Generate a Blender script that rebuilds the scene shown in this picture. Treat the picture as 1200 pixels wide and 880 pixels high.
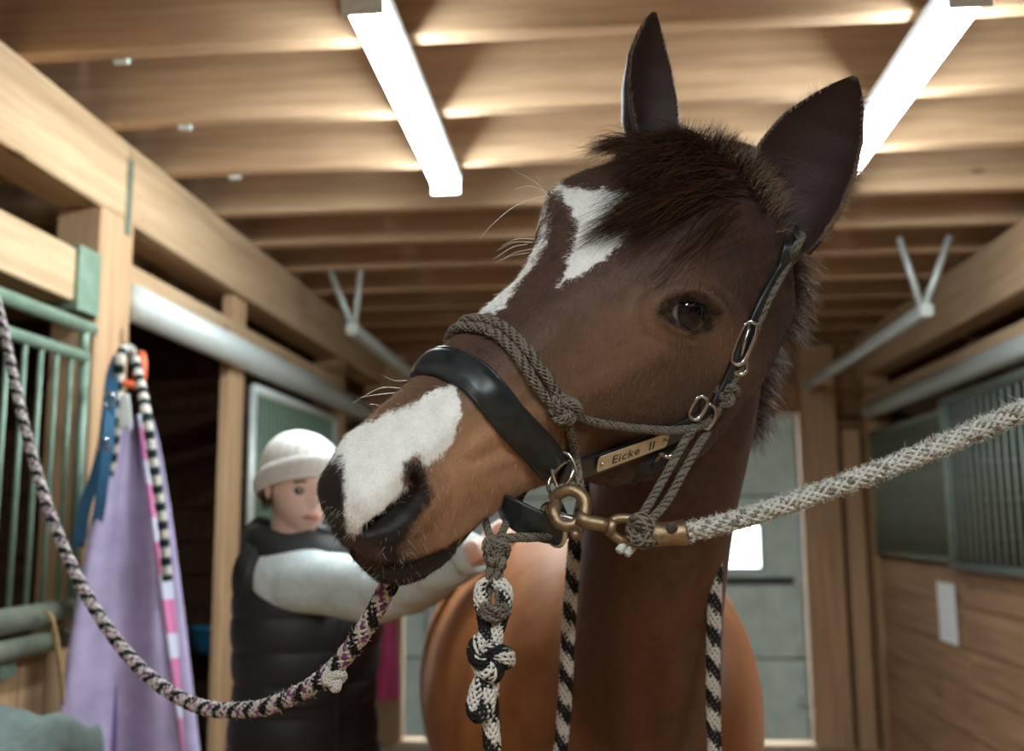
import bpy, bmesh, math, random
import numpy as np
from mathutils import Vector, Matrix
from mathutils.bvhtree import BVHTree

for o in list(bpy.data.objects):
    bpy.data.objects.remove(o)
scene = bpy.context.scene
COL = scene.collection
rng = np.random.default_rng(7)
random.seed(7)

# ------------------------------------------------------------------ camera
FPX = 1167.0                      # focal length in pixels of the 1200 x 880 frame
_Y = np.array([.0857, .1457, 1.0]); _Y /= np.linalg.norm(_Y)
_a = -.02
_X = np.array([1, _a, -.0857 - .1457 * _a]); _X /= np.linalg.norm(_X)
_Z = np.cross(_X, _Y)
CM = np.stack([_X, _Y, _Z])       # world = CM @ (x right, y down, z forward) + CPOS
CPOS = np.array([0, 0, 1.5])
cam_data = bpy.data.cameras.new('camera')
cam_data.sensor_width = 36.0
cam_data.lens = 36.0 * FPX / 1200.0
cam = bpy.data.objects.new('camera', cam_data)
COL.objects.link(cam)
_rot = np.stack([CM[:, 0], -CM[:, 1], -CM[:, 2]], 1)
cam.matrix_world = Matrix([[*_rot[i], CPOS[i]] for i in range(3)] + [[0, 0, 0, 1]])
cam_data.clip_start = .02
cam_data.dof.use_dof = True
cam_data.dof.focus_distance = 1.0
cam_data.dof.aperture_fstop = 4.0
scene.camera = cam

# ------------------------------------------------------------------ world, exposure
world = bpy.data.worlds.new('world'); scene.world = world
world.use_nodes = True
bgn = world.node_tree.nodes['Background']
bgn.inputs['Color'].default_value = (.86, .94, 1.0, 1)
bgn.inputs['Strength'].default_value = 6.0
vs = scene.view_settings
vs.view_transform = 'Standard'; vs.look = 'None'; vs.gamma = 1.0; vs.use_curve_mapping = False
vs.exposure = 0.0
LAMP_POWER = 114.0

def ray(px, py):
    return CM @ np.array([(px - 600) / FPX, (py - 440) / FPX, 1.0])
def at(px, py, d):                # point seen at a pixel of the photo, d metres ahead of the camera
    return CPOS + ray(px, py) * d
def on_x(px, py, X):
    r = ray(px, py); return CPOS + r * (X / r[0])
def project(P):
    c = (np.asarray(P, float) - CPOS) @ CM
    return np.stack([600 + FPX * c[..., 0] / c[..., 2], 440 + FPX * c[..., 1] / c[..., 2]], -1)

# ------------------------------------------------------------------ helpers
def link(o, parent=None):
    COL.objects.link(o)
    if parent is not None:
        o.parent = parent
    return o
def tag(o, label=None, cat=None, group=None, kind=None):
    if label: o['label'] = label
    if cat: o['category'] = cat
    if group: o['group'] = group
    if kind: o['kind'] = kind
    return o
def empty(name, loc=(0, 0, 0), label=None, cat=None, group=None, kind=None):
    o = bpy.data.objects.new(name, None); o.empty_display_size = .05
    COL.objects.link(o); o.location = loc
    return tag(o, label, cat, group, kind)
def mesh_from(V, F, smooth=True):
    me = bpy.data.meshes.new('mesh')
    V = np.asarray(V, float)
    me.from_pydata(V.tolist() if len(V) else [], [], [list(f) for f in F])
    if smooth:
        me.polygons.foreach_set('use_smooth', np.ones(len(me.polygons), bool))
    me.update()
    return me
def obj(name, V, F, mat, parent=None, smooth=True):
    me = mesh_from(V, F, smooth); me.name = name
    if mat is not None: me.materials.append(mat)
    o = bpy.data.objects.new(name, me)
    link(o, parent)
    if parent is not None and parent.type == 'EMPTY':
        o.matrix_parent_inverse = Matrix.Translation(parent.location).inverted()
    return o
class MB:
    """collects shapes for ONE mesh object"""
    def __init__(s): s.V = []; s.F = []; s.n = 0
    def add(s, V, F):
        V = np.asarray(V, float); s.V.append(V)
        s.F += [tuple(i + s.n for i in f) for f in F]; s.n += len(V); return s
    def build(s, name, mat, parent=None, smooth=False):
        return obj(name, np.concatenate(s.V), s.F, mat, parent, smooth)
def box_vf(x0, x1, y0, y1, z0, z1, b=0.0):
    """box with chamfered edges along its longest axis"""
    lo = np.array([x0, y0, z0]); hi = np.array([x1, y1, z1])
    ax = int(np.argmax(hi - lo)); o1, o2 = [i for i in range(3) if i != ax]
    if b <= 0:
        c = [(0, 0), (1, 0), (1, 1), (0, 1)]
        pr = [(lo[o1] + (hi[o1] - lo[o1]) * p, lo[o2] + (hi[o2] - lo[o2]) * q) for p, q in c]
    else:
        A, B, C_, D = lo[o1], hi[o1], lo[o2], hi[o2]
        pr = [(A + b, C_), (B - b, C_), (B, C_ + b), (B, D - b), (B - b, D), (A + b, D), (A, D - b), (A, C_ + b)]
    n = len(pr); V = np.zeros((2 * n, 3))
    for k, e in enumerate((lo[ax], hi[ax])):
        for i, (p, q) in enumerate(pr):
            V[k * n + i, ax] = e; V[k * n + i, o1] = p; V[k * n + i, o2] = q
    F = [tuple(reversed(range(n))), tuple(range(n, 2 * n))]
    F += [(i, (i + 1) % n, n + (i + 1) % n, n + i) for i in range(n)]
    if ax == 1:
        F = [tuple(reversed(f)) for f in F]
    return V, F
def box(name, x0, x1, y0, y1, z0, z1, mat, parent=None, b=0.004):
    V, F = box_vf(x0, x1, y0, y1, z0, z1, b)
    c = V.mean(0)
    o = obj(name, V - c, F, mat, None, False)
    o.location = c
    if parent is not None:
        o.parent = parent
        o.matrix_parent_inverse = Matrix.Translation(parent.location).inverted()
    return o
def norm(v):
    v = np.asarray(v, float); return v / (np.linalg.norm(v, axis=-1, keepdims=True) + 1e-12)
def spline(P, n):
    """Catmull-Rom through the points, resampled evenly to n points"""
    P = np.asarray(P, float)
    Q = np.vstack([2 * P[0] - P[1], P, 2 * P[-1] - P[-2]])
    out = []
    for i in range(1, len(Q) - 2):
        for t in np.linspace(0, 1, 24, endpoint=False):
            a, b, c, d = Q[i - 1], Q[i], Q[i + 1], Q[i + 2]
            out.append(.5 * (2 * b + (c - a) * t + (2 * a - 5 * b + 4 * c - d) * t * t + (3 * b - a - 3 * c + d) * t ** 3))
    out.append(P[-1]); out = np.array(out)
    L = np.concatenate([[0], np.cumsum(np.linalg.norm(np.diff(out[:, :3], axis=0), axis=1))])
    s = np.linspace(0, L[-1], n)
    return np.stack([np.interp(s, L, out[:, k]) for k in range(out.shape[1])], 1)
def frames(P, up=(0, 0, 1)):
    T = norm(np.gradient(P, axis=0)); N = np.zeros_like(P); B = np.zeros_like(P)
    n = np.asarray(up, float)
    if abs(n @ T[0]) > .95: n = np.array([1., 0, 0])
    for i in range(len(P)):
        n = norm(n - (n @ T[i]) * T[i]); N[i] = n; B[i] = np.cross(T[i], n)
    return T, N, B
def tube_vf(P, r, seg=10, cap=True, up=(0, 0, 1), closed=False, flat=1.0):
    P = np.asarray(P, float); n = len(P); r = np.broadcast_to(np.asarray(r, float), (n,))
    T, N, B = frames(P, up)
    if closed:
        T = norm(np.roll(P, -1, 0) - np.roll(P, 1, 0))
        N = norm(N - (N * T).sum(1, keepdims=True) * T); B = np.cross(T, N)
    a = np.linspace(0, 2 * np.pi, seg, endpoint=False)
    V = P[:, None] + r[:, None, None] * (np.cos(a)[None, :, None] * N[:, None] * flat + np.sin(a)[None, :, None] * B[:, None])
    V = V.reshape(-1, 3); F = []
    for i in range(n if closed else n - 1):
        j = (i + 1) % n
        for k in range(seg):
            F.append((i * seg + k, i * seg + (k + 1) % seg, j * seg + (k + 1) % seg, j * seg + k))
    if cap and not closed:
        F.append(tuple(reversed(range(seg)))); F.append(tuple(range((n - 1) * seg, n * seg)))
    return V, F
def tube(name, P, r, mat, parent=None, seg=10, n=None, **kw):
    if n: P = spline(P, n)
    V, F = tube_vf(P, r, seg, **kw)
    return obj(name, V, F, mat, parent)
def ring_vf(c, ax1, ax2, r, seg=36, sides=8):
    a = np.linspace(0, 2 * np.pi, seg, endpoint=False)
    P = np.asarray(c) + np.cos(a)[:, None] * np.asarray(ax1) + np.sin(a)[:, None] * np.asarray(ax2)
    return tube_vf(P, r, sides, cap=False, closed=True, up=norm(np.cross(ax1, ax2)))
def loft_vf(R, close=True):
    """R: rings x points x 3, capped by poles"""
    R = np.asarray(R, float); n, m, _ = R.shape
    V = R.reshape(-1, 3); F = []
    for i in range(n - 1):
        for k in range(m):
            F.append((i * m + k, i * m + (k + 1) % m, (i + 1) * m + (k + 1) % m, (i + 1) * m + k))
    if close:
        V = np.vstack([V, R[0].mean(0), R[-1].mean(0)]); a, b = n * m, n * m + 1
        for k in range(m):
            F.append((a, (k + 1) % m, k)); F.append((b, (n - 1) * m + k, (n - 1) * m + (k + 1) % m))
    return V, F
def ellip_loft(C, HW, HH, side, n=40, m=48, power=2.0, close=True):
    """loft of (super)ellipses: centre line C, half sizes along side and along the other normal"""
    D = np.concatenate([np.asarray(C, float), np.asarray(HW, float)[:, None], np.asarray(HH, float)[:, None]], 1)
    D = spline(D, n); P = D[:, :3]; T = norm(np.gradient(P, axis=0))
    S = norm(np.asarray(side, float)); S = norm(S - (T @ S)[:, None] * T); U = np.cross(S, T)
    a = np.linspace(0, 2 * np.pi, m, endpoint=False)
    ca = np.sign(np.cos(a)) * np.abs(np.cos(a)) ** (2 / power); sa = np.sign(np.sin(a)) * np.abs(np.sin(a)) ** (2 / power)
    return P[:, None] + D[:, 3, None, None] * ca[None, :, None] * S[:, None] + D[:, 4, None, None] * sa[None, :, None] * U[:, None]
def float_attr(me, name, vals):
    at_ = me.attributes.new(name, 'FLOAT', 'POINT'); at_.data.foreach_set('value', np.asarray(vals, np.float32))
def color_attr(me, name, vals):
    at_ = me.attributes.new(name, 'FLOAT_COLOR', 'POINT')
    v = np.ones((len(vals), 4), np.float32); v[:, :3] = vals
    at_.data.foreach_set('color', v.ravel())
def verts_of(me):
    v = np.zeros(len(me.vertices) * 3); me.vertices.foreach_get('co', v); return v.reshape(-1, 3)
def applied(o):
    """replace the object's mesh by its modified one"""
    dg = bpy.context.evaluated_depsgraph_get(); dg.update()
    me = bpy.data.meshes.new_from_object(o.evaluated_get(dg))
    o.modifiers.clear(); o.data = me; return o

# ------------------------------------------------------------------ materials
def srgb(r, g, b):
    f = lambda c: (c / 255 / 12.92) if c / 255 <= .04045 else ((c / 255 + .055) / 1.055) ** 2.4
    return (f(r), f(g), f(b), 1)
class NT:
    def __init__(s, name):
        s.m = bpy.data.materials.new(name); s.m.use_nodes = True; s.t = s.m.node_tree
        s.b = s.t.nodes['Principled BSDF']
    def n(s, typ, **kw):
        nd = s.t.nodes.new(typ)
        for k, v in kw.items(): setattr(nd, k, v)
        return nd
    def l(s, a, b): s.t.links.new(a, b)
    def coord(s, scale=(1, 1, 1), kind='Object'):
        tc = s.n('ShaderNodeTexCoord'); mp = s.n('ShaderNodeMapping'); mp.inputs['Scale'].default_value = scale
        s.l(tc.outputs[kind], mp.inputs[0]); return mp.outputs[0]
    def noise(s, vec, scale, detail=4, rough=.6):
        nd = s.n('ShaderNodeTexNoise'); nd.inputs['Scale'].default_value = scale
        nd.inputs['Detail'].default_value = detail; nd.inputs['Roughness'].default_value = rough
        if vec is not None: s.l(vec, nd.inputs['Vector'])
        return nd.outputs['Fac']
    def ramp(s, fac, stops):
        nd = s.n('ShaderNodeValToRGB'); e = nd.color_ramp.elements
        while len(e) < len(stops): e.new(.5)
        for i, (p, c) in enumerate(stops): e[i].position = p; e[i].color = c
        s.l(fac, nd.inputs[0]); return nd.outputs[0]
    def mix(s, fac, a, b, mode='MIX'):
        nd = s.n('ShaderNodeMix', data_type='RGBA', blend_type=mode)
        for k, v in ((0, fac), (6, a), (7, b)):
            if hasattr(v, 'links'): s.l(v, nd.inputs[k])
            else: nd.inputs[k].default_value = v
        return nd.outputs[2]
    def math(s, op, a, b=0.0, c=None):
        nd = s.n('ShaderNodeMath', operation=op)
        for k, v in enumerate((a, b) if c is None else (a, b, c)):
            if hasattr(v, 'links'): s.l(v, nd.inputs[k])
            else: nd.inputs[k].default_value = v
        return nd.outputs[0]
    def bump(s, h, strength=.3, dist=.002):
        nd = s.n('ShaderNodeBump'); nd.inputs['Strength'].default_value = strength; nd.inputs['Distance'].default_value = dist
        s.l(h, nd.inputs['Height']); s.l(nd.outputs[0], s.b.inputs['Normal'])
    def set(s, **kw):
        for k, v in kw.items():
            i = s.b.inputs[k.replace('_', ' ')]
            if hasattr(v, 'links'): s.l(v, i)
            else: i.default_value = v
        return s.m
def plain(name, col, rough=.6, metal=0.0, var=.18, scale=30, bump=0.0, spec=.5, coat=0.0):
    k = NT(name); v = k.coord()
    no = k.noise(v, scale, 5)
    d = tuple(c * (1 - var) for c in col[:3]) + (1,); e = tuple(min(1, c * (1 + var)) for c in col[:3]) + (1,)
    k.set(Base_Color=k.ramp(no, [(.3, d), (.7, e)]), Roughness=rough, Metallic=metal, Specular_IOR_Level=spec, Coat_Weight=coat)
    if bump: k.bump(no, bump, .004)
    return k.m
def wood(name, base, dark, axis, scale=1.0, rough=.75, knots=True):
    """long grain along the axis (0 x, 1 y, 2 z), each piece offset by its own random value"""
    k = NT(name)
    tc = k.n('ShaderNodeTexCoord'); oi = k.n('ShaderNodeObjectInfo')
    off = k.n('ShaderNodeVectorMath', operation='SCALE'); comb = k.n('ShaderNodeCombineXYZ')
    for i in range(3): k.l(oi.outputs['Random'], comb.inputs[i])
    k.l(comb.outputs[0], off.inputs[0]); off.inputs['Scale'].default_value = 37.0
    add = k.n('ShaderNodeVectorMath', operation='ADD'); k.l(tc.outputs['Object'], add.inputs[0]); k.l(off.outputs[0], add.inputs[1])
    mp = k.n('ShaderNodeMapping'); sc = [9 * scale] * 3; sc[axis] = .55 * scale; mp.inputs['Scale'].default_value = sc
    k.l(add.outputs[0], mp.inputs[0])
    g = k.noise(mp.outputs[0], 3.0, 8, .65)
    big = k.noise(add.outputs[0], 1.3, 3)
    c = k.ramp(g, [(.30, dark), (.62, base)])
    tone = k.math('ADD', k.math('MULTIPLY', big, .5), k.math('MULTIPLY', oi.outputs['Random'], .35))
    c = k.mix(k.math('SUBTRACT', tone, .15), c, tuple(x * .55 for x in base[:3]) + (1,))
    if knots:
        mp2 = k.n('ShaderNodeMapping'); s2 = [5.0] * 3; s2[axis] = 2.2; mp2.inputs['Scale'].default_value = s2
        k.l(add.outputs[0], mp2.inputs[0])
        vo = k.n('ShaderNodeTexVoronoi'); vo.inputs['Scale'].default_value = .9; k.l(mp2.outputs[0], vo.inputs['Vector'])
        kn = k.math('LESS_THAN', k.math('ADD', vo.outputs['Distance'], k.math('MULTIPLY', g, .06)), .10)
        c = k.mix(k.math('MULTIPLY', kn, .7), c, tuple(x * .35 for x in dark[:3]) + (1,))
    k.set(Base_Color=c, Roughness=rough, Specular_IOR_Level=.3)
    k.bump(g, .25, .003)
    return k.m
M = {}
W1, W2 = srgb(202, 168, 134), srgb(160, 126, 96)
M['wood_x'] = wood('pine_across', W1, W2, 0)
M['wood_y'] = wood('pine_along', srgb(202, 172, 138), srgb(170, 136, 102), 1)
M['wood_z'] = wood('pine_upright', srgb(202, 166, 130), srgb(164, 126, 92), 2)
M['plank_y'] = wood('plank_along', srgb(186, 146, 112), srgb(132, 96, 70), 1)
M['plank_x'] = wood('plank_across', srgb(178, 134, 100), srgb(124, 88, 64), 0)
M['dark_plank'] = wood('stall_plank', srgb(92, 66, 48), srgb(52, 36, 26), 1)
M['deck'] = wood('roof_deck', srgb(132, 96, 66), srgb(84, 58, 40), 1)
M['galv'] = plain('galvanised_steel', srgb(208, 216, 214), .45, .35, .12, 40)
M['green'] = plain('green_paint', srgb(120, 142, 124), .45, .1, .2, 22, .1)
M['rail'] = plain('worn_pipe', srgb(120, 124, 108), .5, .4, .3, 18, .15)
# ================================================================== STABLE
XL, XR, YB, ZC = -1.52, 1.82, 7.1, 2.75
k = NT('floor_concrete'); v = k.coord()
k.set(Base_Color=k.mix(k.noise(v, 2.2, 6), k.ramp(k.noise(v, 24, 6), [(.3, srgb(150, 126, 98)), (.7, srgb(186, 162, 130))]), srgb(150, 120, 86)), Roughness=.85)
k.bump(k.noise(v, 40, 5), .4, .006)
floor = box('floor', -4.4, 4.7, -3.0, 7.4, -.12, 0, k.m, None, 0)
tag(floor, 'pale dusty concrete floor of the stable aisle', 'floor', kind='structure')

# ceiling: deck and one joist after another
ceiling = empty('ceiling', (0, 0, 2.99), 'timber ceiling of deep pine joists over the aisle', 'ceiling', kind='structure')
for j, x in enumerate(np.arange(-4.4, 4.7, .7)):
    box('deck_board', x, min(x + .69, 4.7), -3.0, 7.4, 2.99, 3.02, M['deck'], ceiling, 0)
jm = None
for i in range(-10, 11):
    y = 2.40 + .47 * i + .012 * math.sin(i * 2.3)
    if y < -2.9: continue
    o = box('joist', -4.4, 4.7, y, y + .058, ZC, ZC + .24, M['wood_x'], ceiling, .004)
    if jm is None: jm = o.data
    else: o.data = jm
for (px, py) in ((142, 69), (216, 147), (275, 206)):
    r_ = ray(px, py); p = CPOS + r_ * ((ZC - 1.5) / r_[2])
    box('joist_bolt', p[0] - .02, p[0] + .02, p[1] - .004, p[1] + .012, ZC - .012, ZC + .01, M['galv'], ceiling, .002)

# left side
wl = empty('wall_left', (XL, 3.0, 0), 'left row of stalls with pine beam and posts', 'wall', kind='structure')
box('beam', XL - .16, XL, -3.0, 3.045, 2.485, ZC, M['wood_y'], wl, .006)
box('beam', XL - .16, XL, 3.05, YB, 2.485, ZC, M['wood_y'], wl, .006)
box('joint_plate', XL - .002, XL + .003, 3.03, 3.07, 2.44, 2.70, M['rail'], wl, .001)
for y0, y1, x0 in ((-.2, .02, 0), (2.885, 3.10, 0), (5.85, 6.05, -.03)):
    box('post', XL - .15 + x0, XL + x0, y0, y1, 0, 2.483, M['wood_z'], wl, .006)
box('post', XL - .075, XL - .035, 4.09, 4.28, 0, 2.483, M['wood_z'], wl, .004)
box('header_board', XL - .11, XL - .01, .03, 2.80, 2.155, 2.315, M['wood_y'], wl, .005)
box('beam_shoe', XL - .13, XL + .006, 2.76, 2.884, 2.13, 2.325, M['green'], wl, .003)
box('header_board', XL - .10, XL - .012, 3.11, 5.84, 2.29, 2.36, M['wood_y'], wl, .005)
# sliding track: a round-lipped steel rail below the header
P = [(XL + .0, 3.10, 2.225), (XL + .0, 6.4, 2.225)]
tube('door_track', P, [.062, .062], M['galv'], wl, 14, up=(0, 0, 1))
for y in np.arange(.04, 2.74, .128):
    if y < .9: continue
    box('upright_board', XL - .045 - .006 * (int(y * 100) % 3), XL - .01, y, y + .122, 0, 1.165, M['wood_z'], wl, .003)
box('door_board', XL - .06, XL - .02, 2.755, 2.88, 0, 1.1, M['dark_plank'], wl, .003)
for y in np.arange(4.30, 5.80, .15):
    box('upright_board', XL - .055, XL - .02, y, y + .145, 0, 1.24, M['plank_x'], wl, .003)
# stall inside: partitions and back boards in the dark
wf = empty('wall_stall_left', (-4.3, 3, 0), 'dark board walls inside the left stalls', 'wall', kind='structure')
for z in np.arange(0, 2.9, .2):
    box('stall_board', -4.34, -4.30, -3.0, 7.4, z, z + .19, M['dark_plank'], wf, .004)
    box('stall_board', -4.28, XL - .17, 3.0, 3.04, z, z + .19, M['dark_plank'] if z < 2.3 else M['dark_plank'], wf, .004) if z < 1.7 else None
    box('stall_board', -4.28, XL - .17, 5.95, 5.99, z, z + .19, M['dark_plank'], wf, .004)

box('daylight_stop', -4.40, -4.345, -3.0, 7.4, 0, 2.99, M['dark_plank'], wf, 0)  # added solid backing, keeps daylight from leaking between the boards
# right side
wr = empty('wall_right', (XR, 5, 0), 'right row of stalls with pine beam over brown planks', 'wall', kind='structure')
box('beam', XR, XR + .16, -3.0, YB, 2.46, ZC, M['wood_y'], wr, .006)
for y0, y1 in ((1.2, 1.4), (4.02, 4.20), (6.86, 7.05)):
    box('post', XR + .01, XR + .16, y0, y1, 0, 2.458, M['wood_z'], wr, .006)
box('header_board', XR + .02, XR + .10, -1.0, 6.85, 2.28, 2.34, M['wood_y'], wr, .005)
tube('door_track', [(XR - .0, 1.0, 2.215), (XR - .0, 6.8, 2.215)], [.055, .055], M['galv'], wr, 14)
zr = [0, .21, .42, .63, .84, 1.05, 1.24]
for a, b in zip(zr[:-1], zr[1:]):
    for y0, y1 in ((-1.0, 1.19), (1.42, 4.01), (4.21, 5.33), (5.345, 6.85)):
        box('plank', XR + .02 + .006 * (int(a * 37) % 3), XR + .07, y0, y1, a + .006, b, M['plank_y'], wr, .004)
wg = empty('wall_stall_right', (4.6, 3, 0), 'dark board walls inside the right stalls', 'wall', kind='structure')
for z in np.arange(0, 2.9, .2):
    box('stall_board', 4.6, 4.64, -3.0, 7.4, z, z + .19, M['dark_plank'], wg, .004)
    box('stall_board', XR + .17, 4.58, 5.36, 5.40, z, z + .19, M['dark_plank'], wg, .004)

box('daylight_stop', 4.645, 4.70, -3.0, 7.4, 0, 2.99, M['dark_plank'], wg, 0)  # added backing against daylight leaks, right side
# back wall with the overhead door
wb = empty('wall_back', (0, YB, 0), 'dark timber back wall around the overhead door', 'wall', kind='structure')
for z in np.arange(2.22, 2.98, .19):
    box('wall_board', -4.3, 4.6, YB + .12, YB + .16, z, z + .185, M['plank_x'], wb, .004)
for x0, x1 in ((-4.3, -1.45), (1.45, 4.6)):
    for z in np.arange(0, 2.2, .2):
        box('wall_board', x0, x1, YB + .12, YB + .16, z, z + .195, M['plank_x'], wb, .004)
box('jamb_post', 1.42, 1.66, YB - .08, YB + .08, 0, 2.7, M['wood_z'], wb, .006)
box('jamb_post', 1.69, 1.80, YB - .12, YB + .06, 0, 2.1, M['wood_z'], wb, .006)
box('jamb_post', -1.66, -1.38, YB - .08, YB + .08, 0, 2.7, M['wood_z'], wb, .006)
box('lintel', -1.37, 1.41, YB - .04, YB + .08, 2.23, 2.45, M['plank_x'], wb, .006)
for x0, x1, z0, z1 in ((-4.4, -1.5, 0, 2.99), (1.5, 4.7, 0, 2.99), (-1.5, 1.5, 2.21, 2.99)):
    box('daylight_stop', x0, x1, YB + .165, YB + .2, z0, z1, M['dark_plank'], wb, 0)  # added sheets behind the back boards to block leaking daylight
wfr = empty('wall_front', (0, -3, 0), 'board wall closing the aisle behind', 'wall', kind='structure')
for z in np.arange(0, 2.9, .4):
    box('wall_board', -4.4, 4.7, -3.04, -3.0, z, z + .395, M['plank_x'], wfr, .004)
box('daylight_stop', -4.4, 4.7, -3.1, -3.045, 0, 2.99, M['dark_plank'], wfr, 0)  # added backing that shuts daylight out of the front boards
M['door_paint'] = plain('door_panel', srgb(206, 222, 216), .55, .1, .14, 7, .08)
M['door_dirt'] = plain('door_seal', srgb(70, 74, 70), .7, 0, .2, 20)
d1 = empty('door_1', (0, YB, 0), 'pale grey-green sectional overhead door with one square window', 'door', kind='structure')
WX0, WX1, WZ0, WZ1 = .62, 1.12, 1.17, 1.46
zs = [.02, .56, 1.10, 1.66, 2.22]
for a, b in zip(zs[:-1], zs[1:]):
    if a < WZ0 < b:                                         # section with the window cut out
        mb = MB()
        for q in ((-1.37, WX0, a, b), (WX1, 1.41, a, b), (WX0, WX1, a, WZ0), (WX0, WX1, WZ1, b)):
            mb.add(*box_vf(q[0], q[1], YB, YB + .04, q[2] + (.006 if q[2] == a else 0), q[3] - (.006 if q[3] == b else 0), 0))
        mb.build('door_section', M['door_paint'], d1)
    else:
        box('door_section', -1.37, 1.41, YB, YB + .04, a + .006, b - .006, M['door_paint'], d1, .004)
    box('seal_strip', -1.37, 1.41, YB + .01, YB + .03, b - .006, b + .006, M['door_dirt'], d1, 0)
mb = MB()
for q in ((WX0 - .025, WX1 + .025, WZ0 - .025, WZ0), (WX0 - .025, WX1 + .025, WZ1, WZ1 + .025), (WX0 - .025, WX0, WZ0, WZ1), (WX1, WX1 + .025, WZ0, WZ1)):
    mb.add(*box_vf(q[0], q[1], YB - .01, YB + .045, q[2], q[3], 0))
mb.build('window_frame', plain('frame_white', srgb(190, 200, 200), .5), d1)
k = NT('pane'); k.set(Base_Color=(1, 1, 1, 1), Roughness=.25, Transmission_Weight=1.0, IOR=1.02); M['pane'] = k.m
box('pane', WX0, WX1, YB + .018, YB + .024, WZ0, WZ1, M['pane'], d1, 0)
box('stiffener', -1.3, 1.36, YB - .03, YB, 1.06, 1.10, M['door_dirt'], d1, .002)
for z in (.30, .62, 1.08, 1.62):
    box('hinge', 1.33, 1.40, YB - .035, YB, z - .04, z + .04, M['galv'], d1, .004)
tube('cable', [(1.385, YB - .03, .05), (1.385, YB - .03, 2.2)], [.006, .006], M['galv'], d1, 6)
# overhead tracks of the door
def track(px, py, ya, label):
    r_ = ray(px, py); p = CPOS + r_ * (ya / r_[1])
    t = empty('door_rail', (p[0], ya, p[2]), label, 'track')
    box('rail', p[0] - .028, p[0] + .028, ya, YB - .06, p[2] - .028, p[2] + .028, M['galv'], t, .008)
    for dx in ((-.12, .035) if px < 600 else (-.09, .13)):
        tube('hanger', [(p[0], ya + .05, p[2]), (p[0] + dx, ya + .02, ZC - .001)], [.016, .016], M['galv'], t, 4)
    tube('curve', [(p[0], YB - .06, p[2]), (p[0], YB - .03, p[2] - .03), (p[0], YB - .02, p[2] - .12), (p[0], YB - .02, .02)], .026, M['galv'], t, 8, n=16)
    return t
track(412, 385, 4.75, 'pale steel overhead door track on V hangers beside the left beam')
track(1086, 363, 4.45, 'pale steel overhead door track on V hangers beside the right beam')

# grilles
def grille(name, label, x, y0, y1, z0, z1, step, rb, mat, matb, double, parent=None, low=None, frame_r=.018):
    g = empty(name, (x, y0, z0), label, 'stall grille')
    tube('top_rail', [(x, y0, z1), (x, y1, z1)], [frame_r] * 2, mat, g, 12)
    if double:
        tube('top_rail', [(x, y0 - .3, z1 + .088), (x, y1 + .03, z1 + .088)], [frame_r * 1.15] * 2, mat, g, 12)
        tube('stub', [(x, y1 - .01, z1), (x, y1 - .01, z1 + .088)], [.014] * 2, mat, g, 10)
        tube('low_rail', [(x + .01, y0, z0 - .02), (x + .01, y1 - .03, z0 - .02)], [.034] * 2, M['rail'], g, 14)
        tube('low_rail', [(x + .01, y0, z0 - .092), (x + .01, y1 - .05, z0 - .092)], [.029] * 2, M['rail'], g, 14)
    else:
        tube('low_rail', [(x, y0, z0), (x, y1, z0)], [frame_r] * 2, mat, g, 12)
    for y in (y0, y1):
        tube('upright', [(x, y, z0), (x, y, z1)], [frame_r * .8] * 2, mat, g, 10)
    V, F = tube_vf([(0, 0, 0), (0, 0, z1 - z0)], [rb] * 2, 8); bm_ = None
    for y in np.arange(y1 - step, y0 + .01, -step):
        if bm_ is None: o = obj('bar', V, F, matb, None); bm_ = o.data
        else: o = bpy.data.objects.new('bar', bm_); COL.objects.link(o)
        o.location = (x, y, z0); o.parent = g; o.matrix_parent_inverse = Matrix.Translation(g.location).inverted()
    return g
grille('stall_grille', 'green pipe grille of upright bars at the near left stall', XL + .02, .9, 2.79, 1.28, 1.99, .078, .0075, M['green'], M['green'], True)
grille('stall_grille', 'green barred sliding grille behind the woman in the white hat', XL - .01, 4.33, 5.72, 1.27, 2.10, .062, .009, M['galv'], M['green'], False, frame_r=.024)
M['dgreen'] = plain('dark_green_paint', srgb(116, 128, 118), .5, .1, .2, 22)
grille('stall_grille', 'grey-green barred grille above the planks with the paper notice', XR - .005, 1.45, 5.36, 1.26, 2.10, .085, .008, M['dgreen'], M['dgreen'], False, frame_r=.026)
grille('stall_grille', 'dark barred grille next to the back jamb on the right', XR + .02, 5.42, 6.84, 1.28, 2.06, .06, .008, M['rail'], M['rail'], False)
# notice on the planks
pc = on_x(1107, 718, XR - .0)
k = NT('paper'); k.set(Base_Color=srgb(246, 248, 252), Roughness=.7)
nt = box('paper_notice', XR + .010, XR + .014, pc[1] - .13, pc[1] + .13, pc[2] - .155, pc[2] + .155, k.m, None, 0)
tag(nt, 'blank white sheet of paper pinned to the brown planks', 'paper')

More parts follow.
